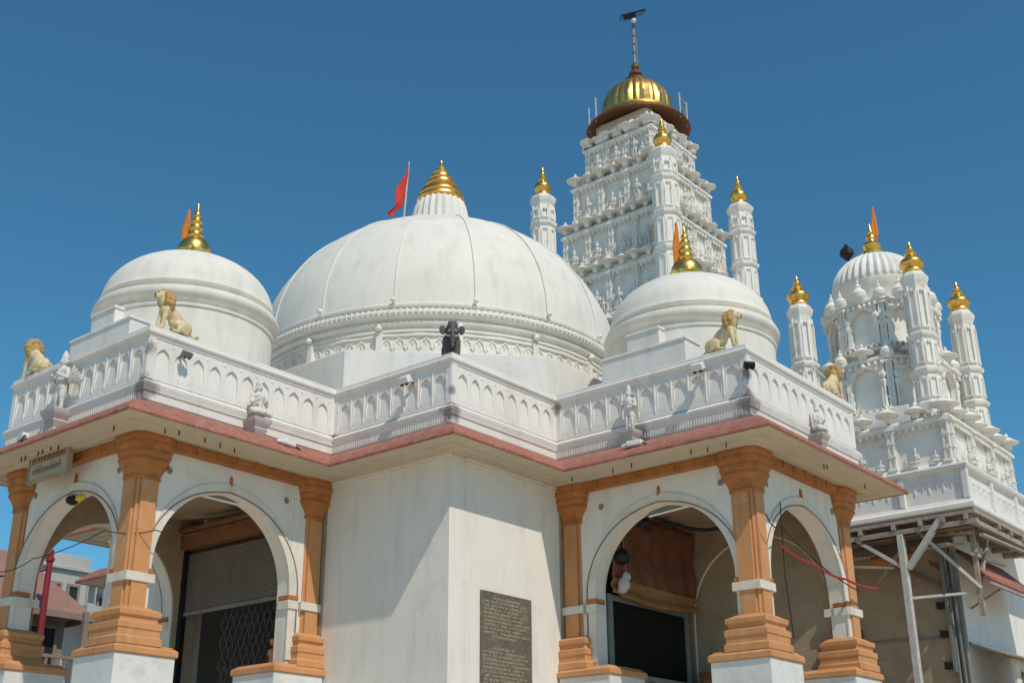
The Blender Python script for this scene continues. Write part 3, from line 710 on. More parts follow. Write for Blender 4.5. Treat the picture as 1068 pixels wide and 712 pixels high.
b.lathe([(1.03, 20.55), (1.10, 20.60), (1.10, 20.66), (1.03, 20.70)], 48)
part('gilded_dome', b, M['golddome'], tower)
b = MB(frame(TX, TY)); b.lathe([(.30, 21.80), (.36, 21.87), (.36, 21.95), (.24, 22.03), (.15, 22.10), (.2, 22.17), (.17, 22.26), (.08, 22.34), (.12, 22.42), (.10, 22.52), (.04, 22.60)], 20)
part('tower_finial', b, M['brown'], tower)
b = MB(); b.tube([(TX, TY, 22.5), (TX, TY, 24.05)], [.05, .035], 8); b.tube([(TX + .07, TY - .07, 22.5), (TX + .04, TY - .03, 23.9)], .015, 5)
for z in (22.9, 23.2, 23.5): b.lathe([(.03, z), (.07, z + .03), (.07, z + .09), (.03, z + .12)], 8, (TX, TY, 0))
mast = part('mast', b, M['steel'], tower)
b = MB(Matrix.Translation((TX, TY, 24.28)) @ Matrix.Rotation(R(-50), 4, 'Z') @ Matrix.Rotation(R(24), 4, 'X') @ Matrix.Rotation(R(-14), 4, 'Y')); b.box(-.36, .36, -.30, .30, -.02, .03); b.bar((0, 0, -.02), (0, 0, -.2), .06)
b.box(-.30, .05, -.28, -.08, -.14, -.02)
part('solar_panel', b, M['panelblack'], mast)
b = MB(); b.ball((TX - .1, TY - .1, 23.98), .075); part('lamp_globe', b, M['tube'], mast)
for k in range(16):
    a = 2 * math.pi * k / 16; sd_ = math.cos(a) * .633 - math.sin(a) * .774
    if abs(sd_) < .72 and not (sd_ > .3 and math.cos(a) > .3): continue
    q = (TX + 1.40 * math.cos(a), TY + 1.40 * math.sin(a)); b = MB(); b.tube([(q[0], q[1], 20.2), (q[0], q[1], 20.92)], .022, 6); b.ball((q[0], q[1], 20.95), .035, 6, 5)
    rp = part('railing_post', b, M['post'], tower)
    a2 = 2 * math.pi * (k + 1) / 16; q2 = (TX + 1.40 * math.cos(a2), TY + 1.40 * math.sin(a2))
    if sd_ > .3:
        for z in (20.88, 20.6): b = MB(); b.tube([(*q, z), (*q2, z)], .014, 5); part('rail', b, M['post'], rp)

b = MB()
for deg in (-90, 0, 90, 180):
    for i in range(5):
        q = frame(TX, TY, 0, deg) @ Vector((-1.0 + i * .5, -1.08, 19.62)); b.lathe([(.13, 0), (.15, .04), (.13, .08), (.155, .16), (.14, .24), (.08, .30), (.03, .33), (.01, .40)], 14, q)
part('crest_knob', b, M['tower'], tower)

# ---- the smaller shrine
shrine = thing('shrine', 'smaller white shrine with ribbed dome, corner turrets and terrace at the right', 'shrine', (0, 0, 0))
SX, SY = 8.07, -6.355
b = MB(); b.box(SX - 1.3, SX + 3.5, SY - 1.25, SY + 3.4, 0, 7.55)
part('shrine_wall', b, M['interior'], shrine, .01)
b = MB(); b.box(SX - 1.25, SX + 3.6, SY - 1.29, SY - 1.25 - .003, 0, 7.55); part('side_wall', b, M['white'], shrine, .01)
TR = rect(2.10, SX, SY)
b = MB(); b.sweep(TR, [(-1.2, 7.5), (.03, 7.52), (.10, 7.56), (.10, 7.64), (.02, 7.69), (.0, 7.74), (-.06, 7.75), (-.06, 8.34), (.03, 8.36), (.05, 8.42), (.03, 8.46), (-.2, 8.47), (-1.2, 8.40)])
par2 = part('terrace_parapet', b, M['white'], shrine, .008)
b = MB()
for deg in (-90, 0):
    b.M = frame(SX, SY, 0, deg) @ Matrix.Translation((0, -2.10, 0))
    for x in (-2.1, -.72, .72, 2.0): b.box(x, x + .1, -.01, .06, 7.75, 8.35)
    for i in range(14):
        x = -2.0 + i * .29; b.ball((x + .13, .055, 8.14), (.07, .018, .05), 8, 5); b.ball((x + .13, .055, 8.02), (.025, .015, .08), 8, 5); b.ball((x, .055, 8.1), (.02, .015, .10), 8, 5)
part('parapet_panel', b, M['white'], par2)
b = MB(); b.box(SX - 1.9, SX + 1.9, SY - 1.9, SY + 1.9, 7.56, 8.5); part('terrace', b, M['white'], shrine)
tier(shrine, SX, SY, 1.72, 8.60, 9.50, 3, 'rect', 1, .95, 11, 0, fsc=.62)
b = MB(); b.poly([(SX + x * 1.52, SY + y * 1.52) for x, y in ((1, -.6), (1, .6), (.6, 1), (-.6, 1), (-1, .6), (-1, -.6), (-.6, -1), (.6, -1))], 9.4, 10.06); part('tower_base', b, M['tower'], shrine, .01)
def octier(root, ap, z0, z1, spired):
    b = MB(frame(SX, SY)); b.lathe([(ap / math.cos(math.pi / 8) - .05, z0 - (.42 if spired else 0)), (ap / math.cos(math.pi / 8) - .05, z1)], 8, rot=.5)
    b.lathe([(ap + .1, z0 - .06), (ap + .22, z0 - .04), (ap + .24, z0 + .02), (ap + .16, z0 + .06), (ap, z0 + .08)], 8, rot=.5)
    b.lathe([(ap, z1 - .06), (ap + .16, z1 - .04), (ap + .27, z1 + .0), (ap + .27, z1 + .04), (ap + .18, z1 + .09), (ap - .1, z1 + .12)], 8, rot=.5)
    w = ap * .828
    for deg in range(-180, 180, 45):
        b.M = frame(SX, SY, 0, deg) @ Matrix.Translation((0, -ap - .05, 0))
        b.archplate(-w / 2 + .08, w / 2 - .08, z0 + .06, z1 - .05, 0, w * .33, z1 - .45, .30, -.04, .08, 16, .03, sill=z0 + .12)
        b.archband(0, w * .33, .04, z1 - .45, .30, z0 + .12, -.08, -.03, 16, .03)
        b.M = frame(SX, SY, 0, deg + 22.5) @ Matrix.Translation((0, -ap / math.cos(math.pi / 8) - .02, 0)); ladder(b, 0, .13, z0 + .05, z1 - .03, 4)
    for deg in range(-180, 180, 45):
        b.M = frame(SX, SY, 0, deg) @ Matrix.Translation((0, -ap - .05, 0)); k = 7
        for i in range(k):
            x = -w / 2 + (i + .5) * w / k; b.ball((x, -.13, z1 - .10), (.04, .05, .05), 7, 5); b.archband(x, .035, .02, z0 + .03, .04, z0 - .02, -.16, -.05, 6)
        for sx in (-1, 1):
            b.lathe([(.05, z0 + .12), (.035, z0 + .18), (.03, z1 - .62), (.05, z1 - .56), (.06, z1 - .5), (.03, z1 - .46)], 8, (sx * w * .40, -.05, 0)); b.ball((sx * w * .40, -.06, z1 - .36), (.06, .05, .09), 8, 6)
            b.ball((sx * w * .25, -.06, z1 - .2), (.07, .03, .05), 8, 5)
        b.lathe([(.02, 0), (.06, .04), (.04, .1), (.01, .16)], 8, (0, -.08, z1 - .16))
    t = part('tier', b, M['tower'], root)
    for deg in range(-180, 180, 45):
        o = link('hood', HOOD if not spired else SPIREM, t, 0, frame(SX, SY, 0, deg) @ Vector((0, -ap - .10, z1 + (.16 if spired else .22))), R(deg)); o.scale = (.95,) * 3
        o = link('hood', SPIREM, t, 0, frame(SX, SY, 0, deg + 22.5) @ Vector((0, -ap - .16, z1 + .12)), R(deg)); o.scale = (.75,) * 3
octier(shrine, 1.24, 10.05, 11.25, False); octier(shrine, 1.04, 11.60, 12.72, True)
b = MB(frame(SX, SY)); b.lathe([(.95, 12.7), (.84, 12.85), (.85, 13.05), (.92, 13.22), (.99, 13.36), (.985, 13.42), (.93, 13.44)], 48); part('dome_neck', b, M['dome'], shrine)
b = MB(frame(SX, SY)); b.lathe([(.93, 13.40), (.985, 13.46)] + [(.985 * math.cos(t * math.pi / 32), 13.48 + .84 * math.sin(t * math.pi / 32)) for t in range(1, 15)] + [(.08, 14.31)], 144, ripple=.075, nr=36)
sd = part('ribbed_dome', b, M['tower'], shrine)
b = MB(Matrix.Translation((SX, SY, 14.25)) @ Matrix.Diagonal((.86, .86, .95, 1))); b.lathe([(.26, 0), (.33, .06), (.34, .14), (.26, .2), (.20, .24), (.24, .3), (.25, .36), (.2, .43), (.11, .48), (.10, .52), (.14, .56), (.13, .62), (.06, .68), (.08, .74), (.05, .82), (.01, .98)], 24); part('finial', b, M['gold'], sd)
for dx, dy in ((-1, -1), (-1, 1), (1, -1)):
    turret(shrine, SX + 1.355 * dx, SY + 1.355 * dy, .245, 8.5, 12.98, (9.95, 10.7, 11.5))

# ================================================================== flags and finials' cloths
def cloth(name, pts_top, pts_bot, m, parent, wav=.05, n=14, k=8):
    b = MB(); vs = []; fs = []
    for i in range(n + 1):
        t = i / n
        a = Vector(pts_top[0]).lerp(Vector(pts_top[1]), t); c = Vector(pts_bot[0]).lerp(Vector(pts_bot[1]), t)
        for j in range(k + 1):
            s_ = j / k; q = a.lerp(c, s_); q += Vector((.6, -.8, 0)) * wav * math.sin(t * 9 + s_ * 4) * (.2 + t); vs.append(tuple(q))
    for i in range(n):
        for j in range(k): a = i * (k + 1) + j; fs.append((a, a + 1, a + k + 2, a + k + 1))
    b.add(vs, fs); o = part(name, b, m, parent, sharp=80)
    sm = o.modifiers.new('thick', 'SOLIDIFY'); sm.thickness = .008; return o
fx, fy, fz = -1.13, .0, 13.78
fl = thing('flag', 'long red flag drooping from a thin pole on top of the big dome', 'flag', (0, 0, 0))
b = MB(); b.tube([(fx, fy, fz - .12), (fx + .12, fy, fz + 1.40)], [.022, .014], 6); part('pole', b, M['post'], fl)
fl2 = cloth('cloth', [(fx + .12, fy, fz + 1.38), (fx - .40, fy + .02, fz + .02)], [(fx + .07, fy, fz + .55), (fx - .33, fy - .05, fz - .14)], M['red'], fl, .07)
for cx, cy, z, h_, lab in ((-6.27, .15, 11.25, .66, 'short saffron pennant tied to the gold finial of the left small dome'), (-.07, -5.93, 11.22, .88, 'tall saffron pennant tied to the gold finial of the right small dome'),
                      (8.16, -6.46, 14.80, .86, 'saffron pennant beside the gold finial of the ribbed shrine dome')):
    t = thing('pennant', lab, 'flag', (0, 0, 0), 0, 'saffron pennants on the finials')
    b = MB(); b.tube([(cx, cy, z - .25), (cx, cy, z + h_)], .011, 6); part('pole', b, M['saffron'], t)
    cloth('cloth', [(cx + .01, cy - .012, z + h_), (cx - .015, cy + .015, z + h_ - .05)], [(cx + .045, cy - .05, z + .10), (cx - .05, cy + .06, z - .05)], M['saffron'], t, .03, 8, 8)
t = tag(cloth('yellow_cloth', [(6.33, -1.42, 16.12), (6.33, -1.72, 16.05)], [(6.33, -1.42, 15.70), (6.33, -1.64, 15.62)], M['yellow'], None, .03, 6, 4), 'small yellow cloth hung on the tall tower beside its front turret', 'cloth')

# ================================================================== lamps on the parapet and eave
def flood(x, y, z, deg, label, col='tube', sc=1.):
    o = thing('flood_lamp', label, 'lamp', (x, y, z), R(deg), 'flood lamps on the parapet'); o.scale = (sc,) * 3
    b = MB(); b.tube([(0, .12, 0), (0, -.16, .02)], .028, 8); b.box(-.04, .04, .1, .13, -.06, .06); part('arm', b, M['steel'], o)
    b = MB(Matrix.Translation((0, -.2, .0)) @ Matrix.Rotation(R(35), 4, 'X')); b.box(-.10, .10, -.06, .06, -.055, .055); b.box(-.085, .085, -.02, .10, -.075, -.055)
    part('housing', b, M[col], o, .012)
    b = MB(Matrix.Translation((0, -.2, .0)) @ Matrix.Rotation(R(35), 4, 'X'));
    for s_ in (-1, 1): b.lathe([(.032, 0), (.03, -.02), (.012, -.03)], 10, (s_ * .05, -.05, -.055))
    part('lens', b, M['black'], o)
flood(-H, -3.62, 8.30, -90, 'pale flood lamp on parapet casting a long streak below the elephant statue')
flood(-W, -7.32, 8.36, -90, 'white twin lens lamp under the golden lion on the right')
flood(-7.50, -W, 8.28, 0, 'small dark lamp under the yellow lion at the left', 'steel', .75)
flood(-W + .02, -F + .02, 8.22, -45, 'dark grey lamp fixed at the right parapet corner', 'black', .8)
for x, y, z, deg, lab in ((-5.72, -W - .42, 7.24, 10, 'broken white lamp lying on the red eave left of the plain wall'), (-W - .40, -6.25, 7.26, -80, 'white lamp lying on the red eave above the big right arch'),
                          (-F - .42, .55, 7.25, -100, 'white lamp lying on the red eave above the sign board')):
    t = thing('eave_lamp', lab, 'lamp', (x, y, z), R(deg), 'lamps lying on the eave')
    b = MB(); b.box(-.13, .13, -.06, .06, 0, .09); b.tube([(-.1, 0, .05), (-.24, .02, .03)], .03, 8); part('housing', b, M['tube'], t, .02)
    b = MB(); b.tube([(.1, 0, .05), (.2, -.06, .0), (.25, -.1, -.1)], .012, 6); part('lead', b, M['cable'], t)

# ================================================================== porch contents
# left porch: shutter door in the hall wall (faces -X)
t = thing('shutter_door', 'half open grey roller shutter with dark lattice gate under a wooden lintel', 'door', (0, 0, 0))
X0 = -4.75
b = MB()
for i in range(26):
    z = 5.24 + i * .038; b.add([(X0 - .04, 1.26, z), (X0 - .04, -1.40, z), (X0 - .065, -1.40, z + .019), (X0 - .065, 1.26, z + .019), (X0 - .04, -1.40, z + .038), (X0 - .04, 1.26, z + .038)], [(0, 1, 2, 3), (3, 2, 4, 5)])
b.box(X0 - .075, X0 - .035, -1.40, 1.26, 5.18, 5.24)
part('shutter', b, M['shutter'], t)
b = MB()
for y in (-1.45, 1.28): b.box(X0 - .11, X0 - .005, y - .05, y + .05, ZF, 6.28)
part('frame', b, M['black'], t, .006)
b = MB(); b.box(X0 - .20, X0 - .006, -1.5, 1.33, 6.30, 6.56); b.box(X0 - .26, X0 - .006, -1.5, 1.33, 6.57, 6.64); part('lintel', b, M['wood'], t, .012)
b = MB()
for i in range(26):
    for s_ in (-1, 1):
        y0 = -2.3 + i * .15; pts = [(X0 + .05, y0, ZF), (X0 + .05, y0 + s_ * 1.1, 5.24)]
        a, c = Vector(pts[0]), Vector(pts[1]); lo, hi_ = -1.40, .35
        def clip(a, c):
            d_ = c - a; t0, t1 = 0., 1.
            if abs(d_.y) > 1e-6:
                u, v = (lo - a.y) / d_.y, (hi_ - a.y) / d_.y; t0 = max(t0, min(u, v)); t1 = min(t1, max(u, v))
            return a + d_ * t0, a + d_ * t1
        a, c = clip(a, c); b.bar(a, c, .011)
b.M = Matrix()
part('lattice_gate', b, M['lattice'], t)
# right porch: glazed door and blind in the hall wall (faces -Y)
t = thing('glass_door', 'dark glazed door with steel frame under the brown blind', 'door', (0, 0, 0))
Y0 = -5.0
b = MB()
for x in (-1.26, 1.0): b.box(x - .045, x + .045, Y0 - .03, Y0 + .06, ZF, 5.30)
b.box(-1.215, .955, Y0 - .025, Y0 + .055, 5.20, 5.29); part('frame', b, M['steel'], t, .006)
b = MB(); b.box(-1.215, .955, Y0 + .01, Y0 + .03, ZF, 5.20); part('pane', b, M['glass'], t)
t = thing('blind', 'brown cloth blind with ochre hem hanging inside the right porch', 'blind', (0, 0, 0))
def blindmesh(z0, z1, amp, yo):
    b = MB(); n = 60; m = 10; vs = []; fs = []
    for i in range(n + 1):
        x = -1.32 + 2.50 * i / n
        for j in range(m + 1):
            s_ = j / m; z = z0 + (z1 - z0) * s_ - .10 * math.sin(math.pi * i / n) * (1 - s_) * 1.0
            vs.append((x, Y0 - yo - amp * math.sin(i * .55 + .6 * math.sin(i * .21)) * (1 - .5 * s_) - .03 * math.sin(s_ * 9), z))
    for i in range(n):
        for j in range(m): a = i * (m + 1) + j; fs.append((a, a + m + 1, a + m + 2, a + 1))
    return b.add(vs, fs)
bl = part('cloth', blindmesh(5.55, 6.70, .02, .10), M['blind'], t, sharp=80); bl.modifiers.new('s', 'SOLIDIFY').thickness = .01
bl = part('hem', blindmesh(5.30, 5.55, .02, .105), M['hem'], t, sharp=80); bl.modifiers.new('s', 'SOLIDIFY').thickness = .014
b = MB(); b.tube([(-1.33, Y0 - .1, 6.71), (1.2, Y0 - .1, 6.71)], .03, 8); part('rod', b, M['wood'], t)
t = thing('notice_panel', 'long pale steel panel with round emblems in front of the glazed door', 'panel', (0, 0, 0))
b = MB(); b.box(-1.3, .95, -5.30, -5.26, 3.0, 4.05); part('board', b, M['steel'], t, .006)
b = MB()
for i in range(5): b.M = Matrix.Translation((-1.05 + i * .45, -5.305, 3.88)) @ Matrix.Rotation(R(90), 4, 'X'); b.lathe([(.10, 0), (.10, .012), (.07, .012), (.06, .02), (.0, .02)], 16)
part('emblem', b, M['plaque'], t)
b = MB(); b.ball((-1.20, -5.25, 5.42), (.10, .10, .12)); b.ball((-1.17, -5.28, 5.54), (.07, .07, .08)); b.ball((-1.22, -5.22, 5.33), (.08, .08, .06)); b.tube([(-1.17, -5.26, 5.64), (-1.16, -5.24, 6.0), (-1.15, -5.2, 6.6)], .012, 6)
tag(link('cloth_bundle', fused('cloth_bundle', b, M['bracket'], .02)), 'white cloth bundle hanging beside the brown blind', 'bundle')
b = MB(); b.lathe([(.02, 5.82), (.10, 5.84), (.12, 5.95), (.06, 6.05), (.02, 6.08)], 14, (-1.22, -5.25, -.08)); b.tube([(-1.22, -5.25, 5.99), (-1.2, -5.2, 6.6)], .012, 6)
tag(part('horn_speaker', b, M['black']), 'black loudspeaker hanging over the white cloth bundle', 'speaker')
t = thing('cabinet', 'red brown wooden cabinet at the foot of the right porch inner arch', 'cabinet', (0, 0, 0))
b = MB(); b.box(1.05, 1.6, -6.35, -5.2, ZF, 4.22); b.box(1.02, 1.63, -6.38, -5.17, 4.22, 4.27); part('body', b, M['wood'], t, .01)
b = MB(); b.box(1.035, 1.049, -6.3, -5.8, 3.0, 4.15); b.box(1.035, 1.049, -5.75, -5.25, 3.0, 4.15); part('door', b, M['orange_dark'], t, .006)
def tubelamp(a, c, lab, g='tube lamps in the porches'):
    t = thing('tube_lamp', lab, 'lamp', (0, 0, 0), 0, g); a, c = Vector(a), Vector(c); u = Vector((0, 0, .045))
    b = MB(); b.tube([a, c], .02, 8); part('tube', b, M['tube'], t)
    b = MB(); b.bar(a + u, c + u, .05, .04); b.bar(a + u, a - u * .3, .03); b.bar(c + u, c - u * .3, .03); part('holder', b, M['steel'], t)
    b = MB(); m = (a + c) / 2; b.tube([a + u, a + Vector((0, 0, 6.9 - a.z))], .008, 5); b.tube([c + u, c + Vector((0, 0, 6.95 - c.z))], .008, 5); part('hanger', b, M['cable'], t)
tubelamp((-6.60, -1.40, 6.44), (-5.55, -1.45, 6.42), 'white tube lamp hanging in the arch above the roller shutter')
tubelamp((-1.35, -6.7, 6.44), (-1.38, -5.9, 6.38), 'white tube lamp hanging in the arch before the brown blind')
t = thing('ceiling_fan', 'dark ceiling fan hanging in the right porch beside the tube lamp', 'fan', (-.95, -5.5, 6.42))
b = MB(); b.tube([(0, 0, .05), (0, 0, .6)], .015, 6); b.lathe([(.02, -.07), (.1, -.05), (.13, 0), (.1, .05), (.02, .08)], 16); part('motor', b, M['cable'], t)
for k in range(3):
    b = MB(Matrix.Rotation(2 * math.pi * (k + .2) / 3, 4, 'Z') @ Matrix.Rotation(R(9), 4, 'X')); b.box(.12, .52, -.06, .06, -.006, .006); part('blade', b, M['cable'], t)
# cables
def cable(name, pts, r, m, lab, sag=.0, cat='cable', n=12, g=None):
    out = []
    for i in range(len(pts) - 1):
        a, c = Vector(pts[i]), Vector(pts[i + 1])
        for k in range(n): s_ = k / n; q = a.lerp(c, s_); q.z -= sag * 4 * s_ * (1 - s_); out.append(q)
    out.append(Vector(pts[-1])); b = MB(); b.tube(out, r, 6); return tag(part(name, b, m), lab, cat, g)
cable('garland', [(-.85, -5.6, 6.60), (-.2, -5.7, 6.50), (.75, -6.2, 6.62)], .030, M['cable'], 'dark withered garland strung under the right porch ceiling', .10, 'garland')
cable('red_rope', [(-1.22, -F + .0, 5.62), (-.2, -F - .02, 5.50), (.85, -F - .02, 5.44), (2.0, -F - .04, 5.46)], .020, M['redrope'], 'red rope slung across the right end arch between two pillars', .04, 'rope')
cable('power_cable', [(-1.62, -F + .0, 6.02), (-1.25, -F - .02, 5.92), (1.4, -F + .05, 5.35)], .010, M['cable'], 'thin black cable above the red rope at the right end arch', .10)
cable('power_cable', [(-F - .02, 1.4, 5.45), (-F - .02, .5, 5.52), (-F - .03, -1.3, 5.66), (-F + .42, -W - .02, 5.66), (-6.9, -W + .02, 5.75)], .007, M['cable'], 'thin cable looped around the left corner pillar', .05)
cable('power_cable', [(-1.1, -F + .02, 6.30), (-1.15, -F + .02, 5.2), (-1.08, -F - .0, 4.3)], .009, M['cable'], 'black cable running down beside the right corner pillar')
for x, y, z, dx, dy, lab in ((-6.1, -W, 7.05, 0, -.30, 'short wire hook below the eave of the left porch'), (-W, -5.0, 7.02, -.3, 0, 'short wire hook below the eave near the narrow right pillar')):
    pass
# sign board on the left arch
t = thing('sign_board', 'pale lettered sign board hung above the left end arch', 'sign', (-F - .10, .24, 6.92), R(-90)); t.rotation_euler.x = 0
b = MB(); b.box(-.52, .52, -.03, .03, -.23, .23); board = part('board', b, M['board'], t, .006)
b = MB(); b.ring(-.545, .545, -.255, .255, .03, -.045, .035); part('frame', b, M['interior'], t)
rnd = random.Random(3)
def strokes(b, x0, x1, z, h, y, rnd):
    x = x0
    while x < x1 - h * .5:
        w = h * rnd.uniform(.45, .8)
        if rnd.random() < .16: x += w; continue
        k = rnd.random()
        b.bar((x, y, z), (x, y, z + h * rnd.uniform(.6, 1)), h * .15, .008)
        pts = [(x + w * .5 + w * .38 * math.cos(a), y, z + h * .5 + h * .32 * math.sin(a)) for a in [rnd.uniform(0, 1) + i * .9 for i in range(rnd.choice((4, 5, 6)))]]
        b.tube(pts, h * .07, 4)
        if k > .5: b.bar((x + w * .9, y, z + h * .05), (x + w * .9, y, z + h), h * .13, .008)
        if k < .3: b.bar((x, y, z + h * 1.12), (x + w * .6, y, z + h * 1.3), h * .1, .008)
        x += w * 1.25
b = MB(); strokes(b, -.44, .45, .03, .11, -.036, rnd); strokes(b, -.40, .40, -.14, .09, -.036, rnd); part('lettering', b, M['outline'], board)
b = MB(); b.tube([(-.4, 0, .2), (-.4, .06, .3)], .014); b.tube([(.4, 0, .2), (.4, .06, .3)], .014); part('hook', b, M['cable'], t)
# plaque
t = thing('inscription_plaque', 'dark stone plaque with rows of gilt writing on the plain corner wall', 'plaque', (-3.10, -hi, 3.85))
b = MB(); b.box(-.59, .59, -.035, -.002, -1.0, 1.24); slab = part('slab', b, M['plaque'], t, .006)
b = MB()
for k in range(36):
    z = 1.13 - k * .056
    if k in (11, 12): continue
    strokes(b, -.54 + (.2 if k in (0, 10, 13) else 0), .54 - rnd.uniform(.0, .18) - (.2 if k in (0, 10, 13) else 0), z, .033, -.037, rnd)
part('lettering', b, M['letter'], slab)

# hanging speaker under the arch by the sign
t = thing('horn_speaker', 'dark horn lamp with yellow wrapping under the left end arch', 'speaker', (-F + .25, .1, 6.38), R(-90))
b = MB(); b.ball((0, 0, 0), (.08, .1, .07)); b.tube([(0, 0, .04), (0, .05, .2)], .012); part('body', b, M['cable'], t)
b = MB(); b.ball((.22, 0, .0), (.12, .05, .05)); part('wrapping', b, M['yellow'], t)

# ================================================================== timber shelter under the shrine terrace
t = thing('timber_shelter', 'weathered timber shelter frame on pale posts under the shrine terrace', 'shelter', (0, 0, 0))
b = MB(); b.box(SX - 2.18, SX + 2.6, SY - 2.18, SY - 1.3 + 0, 7.43, 7.50); b.box(SX - 2.18, SX - 1.31, SY - 1.3 + .001, SY + 2.6, 7.43, 7.50); part('deck', b, M['timber'], t)
for y in (-8.35, -7.9, -7.45, -6.9, -6.2, -5.5):
    b = MB(); b.box(SX - 2.2, SX - 1.25, y - .04, y + .04, 7.32, 7.428); part('joist', b, M['timber'], t, .006)
for x in (7.2, 7.9, 8.6, 9.3, 10.0):
    b = MB(); b.box(x - .04, x + .04, SY - 2.2, SY - 1.3, 7.32, 7.428); part('joist', b, M['timber'], t, .006)
b = MB(); b.box(SX - 2.16, SX - 2.06, SY - 2.2, SY + 2.6, 7.22, 7.318); part('beam', b, M['timber'], t, .006)
b = MB(); b.box(SX - 2.05, SX + 2.6, SY - 2.16, SY - 2.06, 7.22, 7.318); part('beam', b, M['timber'], t, .006)
for a, c, w, mm in (((5.97, -7.0, 0), (5.97, -7.0, 7.22), .13, 'post'), ((6.55, -8.2, 5.6), (6.55, -8.2, 7.3), .09, 'timber'), ((6.75, -7.70, 0), (6.75, -7.70, 7.3), .10, 'timber'), ((5.97, -4.9, 0), (5.97, -4.9, 7.22), .12, 'post'), ((6.62, -7.5, 4.6), (6.62, -7.5, 6.9), .07, 'steel')):
    b = MB(); b.bar(a, c, w); part('post', b, M[mm], t, .008)
for a, c, w, mm in (((5.97, -7.08, 6.55), (5.95, -7.85, 7.42), .11, 'post'), ((5.97, -6.95, 6.6), (5.97, -6.0, 7.3), .07, 'post'), ((5.97, -7.35, 7.25), (6.5, -8.25, 6.1), .06, 'post'), ((5.98, -7.0, 5.98), (6.6, -8.2, 6.05), .05, 'post'),
                    ((5.98, -6.8, 6.6), (5.98, -4.9, 6.9), .05, 'timber'), ((6.7, -7.6, 6.5), (7.0, -6.5, 7.3), .08, 'wood'), ((6.6, -8.2, 6.2), (7.2, -8.3, 7.3), .07, 'timber'), ((6.75, -7.3, 5.3), (6.75, -5.6, 5.35), .03, 'steel')):
    b = MB(); b.bar(a, c, w); part('brace', b, M[mm], t, .005)
for i, (a, c, w, h_, mm) in enumerate((((6.0, -8.4, 7.19), (6.02, -5.2, 7.15), .16, .03, 'wood'), ((6.3, -8.3, 7.15), (6.34, -5.0, 7.2), .22, .025, 'timber'), ((6.1, -7.9, 6.95), (6.75, -6.2, 7.1), .12, .03, 'post'),
                                 ((6.2, -8.5, 7.05), (8.9, -8.5, 7.12), .10, .05, 'timber'), ((6.4, -8.2, 6.75), (8.9, -8.0, 6.95), .06, .06, 'post'), ((6.7, -7.72, 6.1), (6.72, -6.3, 6.95), .10, .05, 'wood'), ((6.05, -6.9, 6.9), (6.7, -6.0, 6.4), .05, .05, 'timber'))):
    b = MB(); b.bar(a, c, w, h_); part('plank', b, M[mm], t, .004)
b = MB()
for i in range(24):
    y = -8.0 + i * .1; b.add([(6.12, y, 6.92), (6.12, y + .05, 6.95), (6.70, y + .05, 7.05), (6.70, y, 7.02)], [(0, 1, 2, 3)]); b.add([(6.12, y + .05, 6.95), (6.12, y + .1, 6.92), (6.70, y + .1, 7.02), (6.70, y + .05, 7.05)], [(0, 1, 2, 3)])
part('corrugated_sheet', b, M['bracket'], t)
t = thing('rolled_cloth', 'dusty orange cloth roll stored on the shelter beams', 'cloth roll', (0, 0, 0))
b = MB(); b.tube([(6.25, -7.15, 6.86), (6.3, -6.6, 6.84), (6.35, -6.2, 6.88)], [.09, .12, .08], 10); part('roll', b, M['orange_dark'], t)
t = thing('awning', 'small red sloping awning at the right edge under the shrine terrace', 'awning', (0, 0, 0))
b = MB(); b.add([(6.45, -8.45, 6.22), (9.6, -8.45, 6.22), (9.6, -7.66, 7.0), (6.9, -7.66, 7.0)], [(0, 1, 2, 3)]); o = part('sheet', b, M['pink'], t); o.modifiers.new('s', 'SOLIDIFY').thickness = .05
b = MB(); b.bar((6.45, -8.44, 6.18), (9.6, -8.44, 6.18), .05); b.bar((7.4, -8.3, 6.2), (7.4, -7.68, 5.9), .04); part('frame', b, M['timber'], t)
t = thing('lean_to', 'low lean-to roof over an ochre door at the lower right corner', 'lean-to', (0, 0, 0))
b = MB(); b.add([(6.75, -8.75, 4.80), (9.6, -8.75, 4.80), (9.6, -7.66, 5.22), (7.05, -7.66, 5.22)], [(0, 1, 2, 3)]); o = part('roof', b, M['timber'], t); o.modifiers.new('s', 'SOLIDIFY').thickness = .06
b = MB(); b.box(7.0, 9.6, -8.5, -8.42, 0, 4.82); part('wall', b, M['arch'], t, .01)
b = MB(); b.box(7.25, 7.75, -8.53, -8.505, 2.3, 4.6); part('door', b, M['hem'], t, .01)
# fittings on the shaded shrine wall
for y, z, lab in ((-5.55, 5.5, 'dark meter box on the shaded shrine wall'), (-5.5, 6.7, 'black lamp bracket on the shaded shrine wall')):
    t = thing('wall_box', lab, 'box', (SX - 1.3, y, z)); b = MB(); b.box(-.10, -.002, -.09, .09, -.16, .12); part('casing', b, M['cable'], t, .01); b = MB(); b.tube([(-.05, .12, .1), (-.05, .6, .12), (-.05, .62, -.6)], .02, 6); part('conduit', b, M['cable'], t)
for z, lab in ((5.9, 'upper dark box on the shrine wall corner'), (5.35, 'middle dark box on the shrine wall corner'), (4.75, 'lower dark box on the shrine wall corner')):
    t = thing('wall_box', lab, 'box', (SX - 1.3, -7.35, z)); b = MB(); b.box(-.10, -.002, -.09, .09, -.06, .06); part('casing', b, M['cable'], t, .01); b = MB(); b.tube([(-.05, 0, .05), (-.05, .12, .09)], .012, 6); part('conduit', b, M['cable'], t)
t = thing('drain_pipe', 'bundle of grey pipes down the shrine wall corner', 'pipe', (0, 0, 0))
for dx in (0, .11, .2): b = MB(); b.tube([(SX - 1.36 - 0 * dx, -7.53 - dx, 0), (SX - 1.36, -7.53 - dx, 6.9)], .04, 8); part('pipe', b, M['steel'], t)
